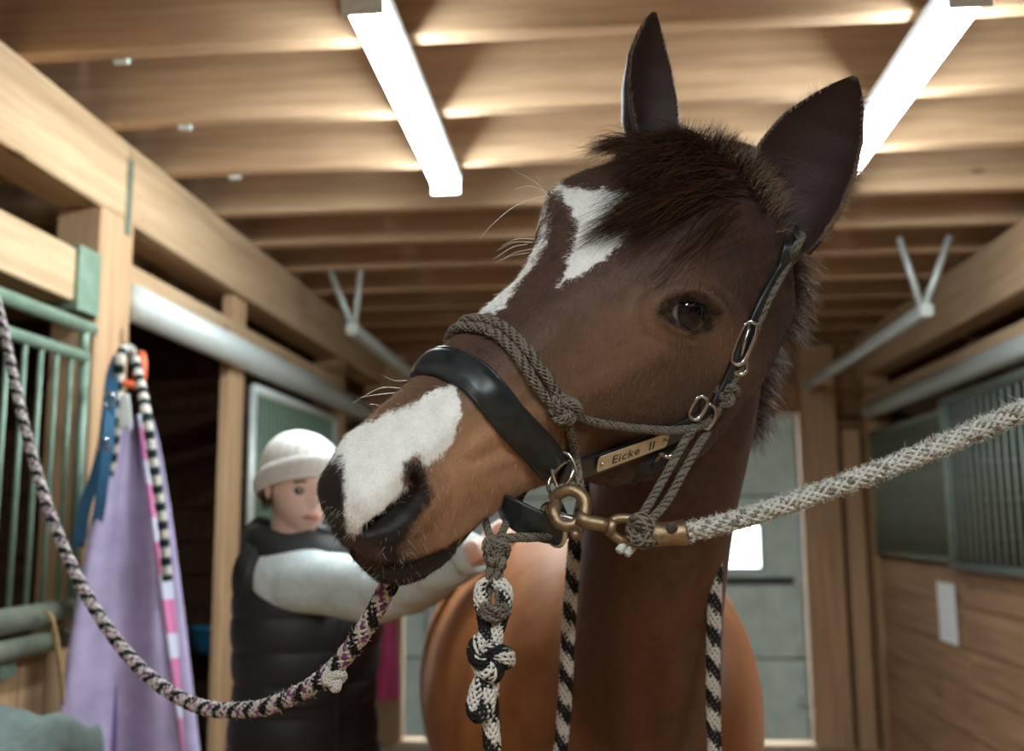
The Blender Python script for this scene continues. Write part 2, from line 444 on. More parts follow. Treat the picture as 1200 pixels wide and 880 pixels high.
# ------------------------------------------------------------------ tube lights
k = NT('tube_glow'); k.set(Base_Color=(1, 1, 1, 1), Emission_Color=(.86, .98, 1.0, 1), Emission_Strength=LAMP_POWER); M['tube'] = k.m
M['lamp_white'] = plain('lamp_housing', srgb(225, 230, 230), .5)
def tube_lamp(x, y0, y1, label):
    t = empty('tube_light', (x, (y0 + y1) / 2, ZC), label, 'ceiling light', 'tube lights under the joists')
    box('housing', x - .055, x + .055, y0, y1, ZC - .035, ZC - .001, M['lamp_white'], t, .004)
    a = np.linspace(0, np.pi, 11); R = []
    for y in (y0 + .012, y1 - .012):
        R.append([(x - .048 * math.cos(q), y, ZC - .036 - .042 * math.sin(q)) for q in a] + [(x, y, ZC - .036)])
    V, F = loft_vf(np.array(R)); obj('diffuser', V, F, M['tube'], t, False)
    for y in (y0, y1 - .012):
        box('end_cap', x - .05, x + .05, y, y + .012, ZC - .082, ZC - .035, M['lamp_white'], t, .002)
    return t
def on_z(px, py, Z): r_ = ray(px, py); return CPOS + r_ * ((Z - 1.5) / r_[2])
a, b = on_z(430, 10, 2.68), on_z(519, 225, 2.68); tube_lamp((a[0] + b[0]) / 2, a[1], b[1], 'glowing white tube light on the joists left of the horse')
a, b = on_z(1138, 2, 2.68), on_z(974, 230, 2.68); tube_lamp((a[0] + b[0]) / 2, a[1], b[1], 'glowing white tube light on the joists right of the horse ears')
for x, lab in ((-.55, 'left'), (.88, 'right')):
    tube_lamp(x, -1.7, -.4, 'white tube light above the near %s side of the aisle behind the viewer' % lab)
# ================================================================== HORSE
# head frame: u runs from poll to muzzle, v to the horse's left, w towards the forehead (metres)
HR = np.array([[-0.66603164, 0.7347193, -0.12879989], [0.58729526, 0.41006109, -0.6978067], [-0.45987622, -0.5404049, -0.70461082]])
HT = np.array([0.24393225, -0.25838138, 1.14713938])
ST = [  # u, top, (v,w) x5, bottom
 (-.040, -.055, (.025, -.058), (.040, -.080), (.045, -.115), (.040, -.150), (.025, -.170), -.175),
 (-.020, -.018, (.042, -.022), (.070, -.055), (.075, -.110), (.066, -.170), (.042, -.205), -.212),
 (.020, .004, (.048, -.002), (.082, -.040), (.088, -.105), (.080, -.175), (.052, -.222), -.228),
 (.080, .017, (.052, .009), (.090, -.032), (.093, -.105), (.087, -.185), (.060, -.243), -.240),
 (.140, .025, (.056, .016), (.100, -.024), (.096, -.098), (.088, -.190), (.062, -.252), -.243),
 (.200, .026, (.056, .018), (.104, -.026), (.097, -.092), (.085, -.180), (.060, -.248), -.232),
 (.260, .020, (.050, .012), (.090, -.032), (.091, -.086), (.080, -.160), (.054, -.224), -.206),
 (.320, .010, (.043, .004), (.070, -.030), (.079, -.076), (.070, -.134), (.046, -.186), -.176),
 (.380, .002, (.037, -.004), (.056, -.030), (.065, -.068), (.059, -.114), (.041, -.154), -.154),
 (.440, -.005, (.033, -.011), (.047, -.033), (.055, -.066), (.052, -.104), (.037, -.136), -.142),
 (.500, -.012, (.033, -.018), (.048, -.042), (.058, -.072), (.053, -.106), (.037, -.140), -.148),
 (.550, -.019, (.035, -.026), (.054, -.050), (.064, -.082), (.056, -.116), (.038, -.152), -.166),
 (.585, -.028, (.036, -.035), (.053, -.060), (.060, -.090), (.050, -.120), (.034, -.152), -.170),
 (.612, -.046, (.031, -.053), (.044, -.072), (.048, -.096), (.041, -.120), (.027, -.144), -.158),
 (.630, -.068, (.022, -.074), (.031, -.086), (.033, -.100), (.029, -.116), (.019, -.130), -.138),
 (.637, -.088, (.010, -.091), (.014, -.096), (.015, -.102), (.013, -.109), (.009, -.114), -.117),
]
def _ctrl(s):
    u, t, a, b, c, d, e, bo = s
    h = [(0, t), a, b, c, d, e, (0, bo)]
    full = h + [(-p[0], p[1]) for p in h[5:0:-1]]
    return np.array([(u, p[0], p[1]) for p in full])
_K = np.stack([_ctrl(s) for s in ST])                     # stations x 12 x 3
_us = np.array([s[0] for s in ST])
def hermite(xs, Y, x):
    Y = np.asarray(Y, float); m = np.zeros_like(Y)
    d = np.diff(Y, axis=0) / np.diff(xs).reshape(-1, *[1] * (Y.ndim - 1))
    h = np.diff(xs).reshape(-1, *[1] * (Y.ndim - 1))
    m[1:-1] = (d[:-1] * h[1:] + d[1:] * h[:-1]) / (h[1:] + h[:-1]); m[0] = d[0]; m[-1] = d[-1]
    i = np.clip(np.searchsorted(xs, x) - 1, 0, len(xs) - 2)
    hh = (xs[i + 1] - xs[i]); t = (x - xs[i]) / hh
    sh = (-1,) + (1,) * (Y.ndim - 1); t = t.reshape(sh); hh = hh.reshape(sh)
    return ((2 * t ** 3 - 3 * t ** 2 + 1) * Y[i] + (t ** 3 - 2 * t ** 2 + t) * hh * m[i] + (-2 * t ** 3 + 3 * t ** 2) * Y[i + 1] + (t ** 3 - t ** 2) * hh * m[i + 1])
NSEG = 16; NM = 12 * NSEG                                   # ring points; k=0 dorsal, k=96 ventral, k<96 the left side
NU = 250
_x = np.linspace(0, 1, NU); _x = _x * .75 + .25 * np.sin(_x * np.pi / 2)
_uu = _us[0] + (_us[-1] - _us[0]) * _x
_C = hermite(_us, _K, _uu)                                  # NU x 12 x 3
def ring_spline(C):
    out = np.zeros((len(C), NM, 3))
    for j in range(12):
        a, b, c, d = C[:, j - 1], C[:, j], C[:, (j + 1) % 12], C[:, (j + 2) % 12]
        for q in range(NSEG):
            t = q / NSEG
            out[:, j * NSEG + q] = .5 * (2 * b + (c - a) * t + (2 * a - 5 * b + 4 * c - d) * t * t + (3 * b - a - 3 * c + d) * t ** 3)
    return out
HL = ring_spline(_C)                                        # local coordinates
# soft correction of the generic skull towards this animal: landmark (u,v,w) and where it sits
LM = [((.205, .100, -.045), (803, 366)), ((.205, -.103, -.045), (657, 262)), ((.25, -.085, -.03), (641, 300)), ((.575, .055, -.085), (462, 600)), ((.575, -.05, -.07), (396, 588)),
      ((.02, .065, -.02), (890, 262)), ((.02, -.065, -.02), (772, 185)), ((.57, 0, -.168), (486, 672)), ((.637, 0, -.10), (420, 632)), ((.62, -.035, -.085), (394, 606)),
      ((.2, 0, .026), (700, 272)), ((.44, 0, -.005), (530, 447)), ((.41, .052, -.13), (662, 556)), ((.17, .085, -.18), (856, 432)), ((.02, .08, -.10), (908, 325)), ((.32, .05, -.186), (715, 578)), ((.25, .055, -.225), (790, 560)),
      ((.52, 0, -.014), (470, 510)), ((.30, -.06, -.02), (614, 338)), ((.41, -.045, -.02), (511, 412)), ((.50, -.045, -.03), (425, 487)),
      ((.30, .075, -.08), (735, 440)), ((.02, 0, .004), (840, 178)), ((.14, -.09, -.02), (690, 205)), ((.14, 0, .025), (760, 225)),
      ((.48, .035, -.14), (580, 600))]
_lp = np.array([l[0] for l in LM]); _lq = np.array([l[1] for l in LM], float)
def cam_of(L): return L @ HR.T + HT
_cc = cam_of(_lp); _pp = np.stack([600 + FPX * _cc[:, 0] / _cc[:, 2], 440 + FPX * _cc[:, 1] / _cc[:, 2]], 1)
_dd = (_lq - _pp) * (_cc[:, 2:3] / FPX)
_n = len(LM); _A = np.linalg.norm(_lp[:, None] - _lp[None], axis=2) - .02 * np.eye(_n)
_Pm = np.concatenate([np.ones((_n, 1)), _lp], 1)
_S = np.linalg.solve(np.block([[_A, _Pm], [_Pm.T, np.zeros((4, 4))]]), np.vstack([_dd, np.zeros((4, 2))]))
def head_world(L):
    """head-frame points to world points"""
    sh = L.shape; L = L.reshape(-1, 3)
    c = cam_of(L)
    k = np.linalg.norm(L[:, None] - _lp[None], axis=2)
    d = k @ _S[:_n] + np.concatenate([np.ones((len(L), 1)), L], 1) @ _S[_n:]
    c = c.copy(); c[:, :2] += d
    return (c @ CM.T + CPOS).reshape(sh)
HW_ = head_world(HL)                                        # NU x NM x 3 world
def grid_normals(G):
    du = np.gradient(G, axis=0); dk = np.roll(G, -1, 1) - np.roll(G, 1, 1)
    n = norm(np.cross(dk, du)); 
    c = G.mean(1, keepdims=True)
    if ((n * (G - c)).sum(-1).mean()) < 0: n = -n
    return n
HN = grid_normals(HW_)
PX = project(HW_)                                           # where each point sits in the frame
LEFT = np.zeros(NM, bool); LEFT[0:97] = True
def mirror(D):
    """copy the left half's values to the right half"""
    out = D.copy(); idx = np.arange(97, NM); out[:, idx] = D[:, NM - idx]; return out
def seg_dist(P, poly):
    """distance in pixels to a polyline and position along it"""
    poly = np.asarray(poly, float); best = np.full(P.shape[:-1], 1e9); par = np.zeros(P.shape[:-1])
    L = np.concatenate([[0], np.cumsum(np.linalg.norm(np.diff(poly, axis=0), axis=1))])
    for i in range(len(poly) - 1):
        a, b = poly[i], poly[i + 1]; ab = b - a
        t = np.clip(((P - a) @ ab) / (ab @ ab), 0, 1); d = np.linalg.norm(P - a - t[..., None] * ab, axis=-1)
        m = d < best; best[m] = d[m]; par[m] = (L[i] + t[m] * (L[i + 1] - L[i])) / L[-1]
    return best, par
def poly_sd(P, poly):
    """signed distance to a closed outline, positive inside"""
    poly = np.asarray(poly, float); d, _ = seg_dist(P, np.vstack([poly, poly[:1]]))
    x, y = P[..., 0], P[..., 1]; ins = np.zeros(P.shape[:-1], bool); n = len(poly)
    for i in range(n):
        x1, y1 = poly[i]; x2, y2 = poly[(i + 1) % n]
        c = ((y1 > y) != (y2 > y)) & (x < (x2 - x1) * (y - y1) / (y2 - y1 + 1e-12) + x1); ins ^= c
    return np.where(ins, d, -d)
def sstep(a, b, x):
    t = np.clip((x - a) / (b - a), 0, 1); return t * t * (3 - 2 * t)
def gauss(d, s): return np.exp(-.5 * (d / s) ** 2)
FACE = (HN * (CPOS - HW_)).sum(-1) > 0
LV = (LEFT[None, :] & FACE)                                 # left half that faces the aisle
def blob(x, y, s, amp, sy=None, ang=0):
    d = PX - np.array([x, y]); c, s_ = math.cos(ang), math.sin(ang)
    a = d[..., 0] * c + d[..., 1] * s_; b = -d[..., 0] * s_ + d[..., 1] * c
    return amp * np.exp(-.5 * ((a / s) ** 2 + (b / (sy or s)) ** 2))
D = np.zeros(PX.shape[:2])
# --- eye: socket, lids
EYE_PX = (804, 366)
ea = math.radians(4)
def almond(x, y, a, b, ang, P=PX):
    d = P - np.array([x, y]); c, s_ = math.cos(ang), math.sin(ang)
    X = (d[..., 0] * c + d[..., 1] * s_) / a; Y = (-d[..., 0] * s_ + d[..., 1] * c) / b
    return (np.sqrt(X * X + Y * Y + 1e-9) - 1) * (a * b) ** .5
eo = almond(803, 365, 32, 19, math.radians(8))
D += blob(812, 322, 34, .010, 20, .25)                      # brow
D += blob(800, 366, 46, .006)                               # lid swelling
D += -blob(800, 300, 16, .003, 9, .2)
upl = sstep(372, 358, PX[..., 1])
D += -.0022 * gauss(eo - 33, 2.5) * upl + (.0030 + .0025 * upl) * gauss(eo - 4, 3.6) - .0024 * gauss(eo - 13, 2.6) * (.4 + .6 * upl) + .002 * gauss(eo - 19, 3.5) - .0018 * gauss(eo - 27, 3) * upl
D += -blob(770, 392, 18, .003, 10, .5)
D += -blob(858, 300, 30, .006, 22)                          # hollow above the eye
# --- cheek crest, jaw muscle, veins
cd, cp = seg_dist(PX, [(770, 410), (715, 445), (660, 470), (620, 488)])
D += .005 * gauss(cd, 10) * (1 - .6 * cp)
D += blob(790, 455, 52, .007, 40, -.5)
D += -blob(690, 380, 34, .004, 20, .9)
vd, _ = seg_dist(PX, [(560, 520), (585, 500), (600, 470), (640, 440)]); D += .0016 * gauss(vd, 5)
# --- nostril
nd, npar = seg_dist(PX, [(486, 557), (486, 576), (470, 596), (445, 613), (425, 624)])
nw = 4 + 7 * np.sin(np.clip(npar, 0, 1) * np.pi) ** .7
D += -.020 * sstep(3, -9, nd - nw)
rd, rp = seg_dist(PX, [(486, 540), (505, 560), (508, 585), (490, 610), (462, 632)])
D += .0045 * gauss(rd, 9)
D += blob(468, 548, 12, .005)
D += blob(437, 596, 18, .003)
# --- muzzle folds, mouth, chin
for pl, a, s_ in (([(520, 540), (535, 575), (520, 610), (490, 632)], -.0018, 4), ([(545, 540), (560, 575), (545, 608)], -.0015, 4),
                  ([(560, 540), (590, 525), (620, 530)], -.0025, 6), ([(575, 560), (600, 548), (622, 552)], -.002, 5)):
    q, _ = seg_dist(PX, pl); D += a * gauss(q, s_)
md, mp_ = seg_dist(PX, [(396, 640), (425, 659), (455, 665), (488, 660), (525, 644), (556, 624), (572, 610)])
D += -.006 * gauss(md, 3.2) + .002 * gauss(md - 9, 5)
D = np.where(LV, D, 0.0)
# fade at the midline so both halves meet
_kf = np.ones(NM); 
for k in range(NM):
    q = min(k, NM - k); _kf[k] = min(1, q / 5)
D = mirror(D) * _kf[None, :]
# smooth the field a little over the grid
for _ in range(2):
    D = .5 * D + .125 * (np.roll(D, 1, 1) + np.roll(D, -1, 1) + np.vstack([D[:1], D[:-1]]) + np.vstack([D[1:], D[-1:]]))
HEAD = HW_ + HN * D[..., None]
# lids fitted round the eyeball, the opening sunk behind it
ER = .0262
_d0 = np.where(LV, np.linalg.norm(PX - np.array([806, 366]), axis=-1), 1e9); ei, ej = np.unravel_index(np.argmin(_d0), _d0.shape)
EYES = []
_eo = mirror(np.where(LV, eo, 60.0))
for side_ in (0, 1):
    jj = ej if side_ == 0 else NM - ej
    ed_ = norm(HN[ei, jj] * .3 + CM @ np.array([0, 0, -1.0]) * .7) if side_ == 0 else HN[ei, jj]
    ec_ = HW_[ei, jj] - ed_ * .0185
    EYES.append((ec_, ed_))
    dv_ = HEAD - ec_; r_ = np.linalg.norm(dv_, axis=-1); near_ = (r_ < .06) & ((np.arange(NM)[None] < 97) if side_ == 0 else (np.arange(NM)[None] >= 97))
    want = ER - .007 + .0085 * sstep(-2.5, .6, _eo) + .0022 * gauss(_eo - 3.4, 2.2)
    new = np.where(_eo > .6, np.maximum(r_, want), want)
    new = np.where(_eo > 14, r_, new)
    HEAD = np.where((near_ & (_eo < 14))[..., None], ec_ + dv_ / (r_[..., None] + 1e-9) * new[..., None], HEAD)
hn2 = grid_normals(HEAD)
# --- coat colour of the head, kept as attributes of the coat
def sd_left(poly, both=False):
    return np.where(FACE, poly_sd(PX, poly), -60.0)
white = np.full(PX.shape[:2], -60.0)
white = np.maximum(white, sd_left([(655, 222), (700, 224), (742, 222), (752, 262), (722, 292), (690, 318), (655, 334), (664, 305), (676, 275), (672, 248)]))
white = np.maximum(white, sd_left([(536, 447), (541, 480), (532, 510), (518, 536), (500, 548), (484, 532), (468, 552), (478, 572), (492, 570), (478, 588), (450, 602), (428, 618), (420, 628),
                                  (404, 622), (402, 585), (397, 560), (385, 535), (410, 500), (465, 482), (500, 465), (520, 455)]))
# white hairs plus a painted backlit rim down the far edge of the face
white = np.maximum(white, sd_left([(640, 215), (662, 222), (648, 238), (642, 262), (638, 288), (620, 314), (594, 352), (578, 366), (545, 370), (580, 320), (610, 262), (625, 232)]) * .9)
dark = np.full(PX.shape[:2], -60.0)
dk2 = sd_left([(472, 543), (488, 540), (498, 556), (503, 578), (494, 600), (478, 620), (466, 640), (470, 656), (500, 652), (540, 634), (545, 645), (500, 705), (440, 700), (430, 668), (452, 660), (438, 640), (418, 632), (424, 618), (450, 604), (478, 588), (488, 572), (476, 562)])
dark = np.maximum(dark, np.where(LV, dk2, -60)); dark = np.maximum(dark, mirror(np.where(LV, dk2, -60)) - 2)
dark = np.maximum(dark, sd_left([(370, 560), (398, 535), (404, 560), (402, 600), (406, 625), (396, 636), (370, 620)]))
eyed = np.where(LV, 2.5 - eo, -60); dark = np.maximum(dark, mirror(eyed))
tan = np.zeros(PX.shape[:2])
tan += blob(560, 560, 50, 1.0) + blob(600, 530, 46, .8) + blob(520, 625, 36, .7) + blob(760, 385, 46, .22) + blob(845, 400, 26, .35, 40, -.6) + blob(700, 440, 60, .25)
tan = mirror(np.where(LV, tan, 0))
# ------------------------------------------------------------------ neck, trunk, legs
FLEFT = np.array([1., .0, 0.])                               # sideways of the neck
hv, hf = loft_vf(HEAD[:, ::-1])
poll = head_world(np.array([[.05, 0, -.10]]))[0]
neck = ellip_loft([poll + (0, .01, .02), (.124, 1.30, 1.68), (.090, 1.42, 1.54), (.072, 1.55, 1.40), (.066, 1.70, 1.29), (.05, 1.90, 1.22), (.03, 2.1, 1.2)],
                  [.060, .090, .104, .116, .136, .170, .17], [.075, .120, .150, .185, .225, .265, .25], FLEFT, 150, 140, 2.15)
axis = norm(np.array([-.17, 1.0, 0]))
c0 = np.array([.078, 1.56, 0])
def bp(d, z): p = c0 + axis * d; return (p[0], p[1], z)
trunk = ellip_loft([bp(-.02, 1.10), bp(.02, 1.10), bp(.09, 1.11), bp(.25, 1.13), bp(.50, 1.14), bp(.80, 1.12), bp(1.10, 1.12), bp(1.40, 1.18), bp(1.65, 1.21), bp(1.82, 1.21), bp(1.87, 1.2)],
                   [.02, .10, .17, .255, .32, .352, .355, .30, .25, .15, .03], [.03, .13, .22, .32, .36, .36, .35, .33, .30, .2, .05], np.array([1., .17, 0]), 210, 200, 2.1)
def leg_loft(x, y, zs, rs, dy=None):
    dy = dy or [0] * len(zs)
    return ellip_loft([(x, y + d, z) for z, d in zip(zs, dy)], rs, [r * 1.25 for r in rs], (1, 0, 0), 40, 24)
def side_pt(d, s): p = c0 + axis * d + s * np.array([1., .17, 0]); return p[0], p[1]
legs = []
for s in (-.155, .155):
    x, y = side_pt(.24, s)
    legs.append(leg_loft(x, y, [1.28, 1.1, .95, .80, .62, .47, .42, .20, .13, .06, .005, .0], [.06, .12, .115, .085, .058, .05, .042, .032, .042, .042, .058, .056], [.06, .03, 0, 0, 0, 0, .01, .01, 0, -.02, -.04, -.04]))
for s in (-.17, .17):
    x, y = side_pt(1.45, s)
    legs.append(leg_loft(x, y, [1.2, 1.05, .9, .72, .56, .50, .42, .22, .13, .06, .005, .0], [.1, .15, .13, .09, .055, .052, .042, .034, .042, .042, .058, .056], [0, -.02, -.03, .02, .09, .11, .1, .08, .06, .04, .02, .02]))
# ------------------------------------------------------------------ ears (cupped shells)
def ear(base, tip, width, face, bend, curl, n=34, m=22, base_w=.55, lean=None):
    """closed cupped shell: base and tip points, half width, the way the opening looks, sideways bow"""
    base, tip = np.asarray(base, float), np.asarray(tip, float)
    ax = norm(tip - base); L = np.linalg.norm(tip - base); fc = norm(face - (face @ ax) * ax); sd = np.cross(ax, fc)
    out = []; t = np.linspace(0, 1, n)
    prof = np.interp(t, [0, .12, .3, .5, .7, .85, .95, 1], [base_w, .78, .97, 1.0, .82, .52, .24, .05])
    for k, (tt, w) in enumerate(zip(t, prof)):
        c = base + ax * L * tt + sd * bend * math.sin(tt * math.pi) * L
        th = curl * (1 - .55 * tt)                           # half opening angle of the cup
        a = np.linspace(-1, 1, m) * th
        R = width * w / max(math.sin(min(th, math.pi / 2)), .5)
        inner = c + R * (np.sin(a)[:, None] * sd - np.cos(a)[:, None] * fc) + fc * R * math.cos(th) * .7
        tk = .0035 * (1 - .5 * tt)
        nrm = np.sin(a)[:, None] * sd - np.cos(a)[:, None] * fc
        outer = inner + nrm * tk * 1.6
        out.append(np.vstack([inner, outer[::-1]]))
    return loft_vf(np.array(out))
to_cam = CM @ np.array([0, 0, -1.0]); right = CM @ np.array([1., 0, 0]); upc = CM @ np.array([0, -1., 0])
EAR_L = (at(915, 285, 1.13), at(1002, 89, 1.10), .055, norm(to_cam * 1.0 - right * .25), -.06, 1.15)
EAR_R = (at(774, 196, 1.16), at(769, 14, 1.17), .046, norm(right * .62 + to_cam * .62), .0, 1.55)
ears = [ear(*EAR_L), ear(*EAR_R)]
# ------------------------------------------------------------------ one continuous body
def temp(V, F):
    o = bpy.data.objects.new('tmp', mesh_from(V, F)); COL.objects.link(o)
    bm = bmesh.new(); bm.from_mesh(o.data); bmesh.ops.recalc_face_normals(bm, faces=bm.faces); bm.to_mesh(o.data); bm.free()
    return o
horse = temp(hv, hf); horse.name = 'horse'
others = [temp(*loft_vf(neck)), temp(*loft_vf(trunk))] + [temp(*loft_vf(l)) for l in legs] + [temp(*e) for e in ears]
for q in others:
    md_ = horse.modifiers.new('u', 'BOOLEAN'); md_.operation = 'UNION'; md_.solver = 'MANIFOLD'; md_.object = q
applied(horse)
for q in others: bpy.data.objects.remove(q)
me = horse.data; me.name = 'horse'; me.materials.clear()
co = verts_of(me)
from mathutils.kdtree import KDTree
kd = KDTree(NU * NM); flat = HEAD.reshape(-1, 3)
for i, p in enumerate(flat): kd.insert(p, i)
kd.balance()
near = [kd.find(p) for p in co]
ni = np.array([q[1] for q in near]); nd_ = np.array([q[2] for q in near])
on_head = nd_ < .002
# blend the seams where neck meets head and trunk
ed = np.zeros(len(me.edges) * 2, int); me.edges.foreach_get('vertices', ed); ed = ed.reshape(-1, 2)
uloc = HL.reshape(-1, 3)[ni][:, 0]
def smooth_region(wt, it):
    global co
    for _ in range(it):
        acc = np.zeros_like(co); cnt = np.zeros(len(co))
        np.add.at(acc, ed[:, 0], co[ed[:, 1]]); np.add.at(acc, ed[:, 1], co[ed[:, 0]])
        np.add.at(cnt, ed[:, 0], 1); np.add.at(cnt, ed[:, 1], 1)
        co = co + (acc / np.maximum(cnt, 1)[:, None] - co) * (wt * .6)[:, None]
seam_body = ((co[:, 1] > 1.25) & (co[:, 2] > .5)).astype(float)
wh = np.where(on_head, 0.0, seam_body)
smooth_region(wh, 60)
# muscle lines of shoulder and chest
pxc = project(co); depth_ = (co - CPOS) @ CM[:, 2]
for pl, a_, w_, far in (([(572, 670), (564, 740), (552, 820), (545, 900)], -.022, 13, 1.6), ([(818, 640), (810, 700), (806, 760), (800, 820)], -.010, 9, 1.25), ([(640, 640), (632, 700), (628, 760)], .010, 16, 1.6),
                        ([(600, 650), (596, 740), (584, 840)], .012, 16, 1.6), ([(700, 620), (698, 760), (700, 880)], -.006, 10, 1.25), ([(760, 780), (758, 900)], -.012, 10, 1.25)):
    q, _ = seg_dist(pxc, pl); m_ = (~on_head) & (depth_ > far) & (co[:, 1] < 2.4); dirn = norm(CPOS - co)
    co = co + dirn * (np.where(m_, a_ * gauss(q, w_), 0))[:, None]
smooth_region(wh, 6)
me.vertices.foreach_set('co', co.ravel())
wv = np.where(on_head, white.ravel()[ni], -60.0)
dkv = np.where(on_head, dark.ravel()[ni], -60.0)
tv = np.where(on_head, tan.ravel()[ni], 0.0)
bodyness = .16 * sstep(1.22, 1.40, co[:, 1]) + .84 * sstep(1.50, 1.80, co[:, 1]); bodyness = np.where(on_head, 0, bodyness)  # shaded neck and chest, lamplit trunk put into the coat colour
kde = KDTree(sum(len(e[0]) for e in ears)); _q = 0
for e in ears:
    for p in e[0]: kde.insert(p, _q); _q += 1
kde.balance()
earness = np.array([1.0 if (co[i, 2] > 1.8 and kde.find(co[i])[2] < .003) else 0.0 for i in range(len(co))])
hoof = sstep(.085, .07, co[:, 2]); legd = sstep(.62, .42, co[:, 2])
for nme, val in (('white', wv), ('dark', dkv), ('tan', tv), ('trunk', bodyness), ('ear', earness), ('hoof', hoof), ('leg_dark', legd)):
    float_attr(me, nme, val)
me.polygons.foreach_set('use_smooth', np.ones(len(me.polygons), bool)); me.update()
# ------------------------------------------------------------------ coat material
k = NT('bay_coat')
def A(nm):
    n_ = k.n('ShaderNodeAttribute', attribute_name=nm); return n_.outputs['Fac']
v = k.coord()
fine = k.noise(v, 420, 3); mid = k.noise(v, 60, 4); big = k.noise(v, 9, 3)
head_c = k.ramp(mid, [(.3, srgb(56, 38, 31)), (.75, srgb(82, 58, 47))])
trunk_c = k.ramp(big, [(.3, srgb(146, 82, 34)), (.75, srgb(186, 116, 56))])
c = k.mix(A('trunk'), head_c, trunk_c)
c = k.mix(k.math('MULTIPLY', A('tan'), .85), c, srgb(186, 140, 106))
c = k.mix(A('leg_dark'), c, srgb(30, 22, 20))
edge = k.math('ADD', k.math('MULTIPLY', k.math('SUBTRACT', mid, .5), 26), k.math('MULTIPLY', k.math('SUBTRACT', fine, .5), 8))
def mask(nm, soft):
    n_ = k.n('ShaderNodeMapRange', interpolation_type='SMOOTHSTEP'); n_.inputs[1].default_value = -soft; n_.inputs[2].default_value = soft
    k.l(k.math('ADD', A(nm), edge), n_.inputs[0]); return n_.outputs[0]
wcol = k.ramp(mid, [(.25, srgb(226, 218, 212)), (.7, srgb(246, 243, 240))])
c = k.mix(mask('white', 2.5), c, wcol)
c = k.mix(mask('dark', 5), c, srgb(38, 31, 29))
c = k.mix(A('ear'), c, srgb(50, 36, 32))
c = k.mix(A('hoof'), c, srgb(50, 44, 40))
c = k.mix(k.math('MULTIPLY', k.math('SUBTRACT', fine, .35), .5), c, srgb(20, 12, 10))
k.set(Base_Color=c, Roughness=.58, Specular_IOR_Level=.28, Sheen_Weight=.06, Sheen_Roughness=.4)
st = k.coord((140, 140, 500))
k.bump(k.math('ADD', k.math('MULTIPLY', k.noise(v, 260, 3), .7), k.math('MULTIPLY', mid, .5)), .35, .0025)
M['coat'] = k.m
me.materials.append(k.m)
tag(horse, 'bay horse with white star and snip, head turned and tilted towards the aisle', 'horse')
# surface lookup for everything that lies on the head
BVH = BVHTree.FromPolygons([tuple(p) for p in co], [tuple(p.vertices) for p in me.polygons])
def hit(px, py, off=0.0):
    r = ray(px, py); L = np.linalg.norm(r)
    loc, nrm, i, d = BVH.ray_cast(Vector(CPOS), Vector(r / L))
    if loc is None: return None
    n_ = np.array(nrm); n_ = n_ if n_ @ r < 0 else -n_
    return np.array(loc) + n_ * off
def surf(p, off=0.0):
    loc, nrm, i, d = BVH.find_nearest(Vector(p)); return np.array(loc) + np.array(nrm) * off
# ------------------------------------------------------------------ eyes
k = NT('eye'); v = k.coord()
# the eyeball looks along its local z: pupil, dark brown iris, rim of white
sx = k.n('ShaderNodeSeparateXYZ'); k.l(v, sx.inputs[0])
rad = k.math('SQRT', k.math('ADD', k.math('POWER', k.math('MULTIPLY', sx.outputs[0], 1.0), 2.0), k.math('POWER', sx.outputs[1], 2.0)))
ic = k.ramp(k.math('MULTIPLY', rad, 40), [(.0, srgb(8, 8, 10)), (.42, srgb(14, 12, 12)), (.60, srgb(26, 19, 16)), (.80, srgb(20, 15, 13)), (.88, srgb(150, 134, 126))])
k.set(Base_Color=ic, Roughness=.05, Specular_IOR_Level=.5)
M['eye'] = k.m
def eyeball(pos, look, r=.0235):
    bm = bmesh.new(); bmesh.ops.create_uvsphere(bm, u_segments=32, v_segments=20, radius=r)
    m2 = bpy.data.meshes.new('eye'); bm.to_mesh(m2); bm.free()
    m2.polygons.foreach_set('use_smooth', np.ones(len(m2.polygons), bool)); m2.materials.append(M['eye'])
    o = bpy.data.objects.new('eye', m2); COL.objects.link(o); o.parent = horse
    o.rotation_mode = 'QUATERNION'; o.rotation_quaternion = Vector(look).to_track_quat('Z', 'Y'); o.location = pos
    return o
eyeball(EYES[0][0], norm(EYES[0][1] + .42 * right), ER)
eyeball(EYES[1][0], EYES[1][1], ER)
# ------------------------------------------------------------------ hair
def hair_vf(roots, pts_fn, n, seg, r0, r1, sides=3):
    """n strands, pts_fn(i, t) gives the path"""
    P = np.stack([pts_fn(t) for t in np.linspace(0, 1, seg + 1)], 1)      # n x seg+1 x 3
    T = norm(np.gradient(P, axis=1)); U = norm(np.cross(T, rng.normal(size=(n, 1, 3)))); W = np.cross(T, U)
    a = np.linspace(0, 2 * np.pi, sides, endpoint=False)
    rr = (r0[:, None] * (1 - np.linspace(0, 1, seg + 1)[None] ** 1.5) + r1)
    V = P[:, :, None] + rr[:, :, None, None] * (np.cos(a)[None, None, :, None] * U[:, :, None] + np.sin(a)[None, None, :, None] * W[:, :, None])
    base = np.arange(n)[:, None, None] * (seg + 1) * sides + np.arange(seg)[None, :, None] * sides
    kk = np.arange(sides); k2 = (kk + 1) % sides
    F = np.stack([base + kk, base + k2, base + sides + k2, base + sides + kk], -1).reshape(-1, 4)
    return V.reshape(-1, 3), F
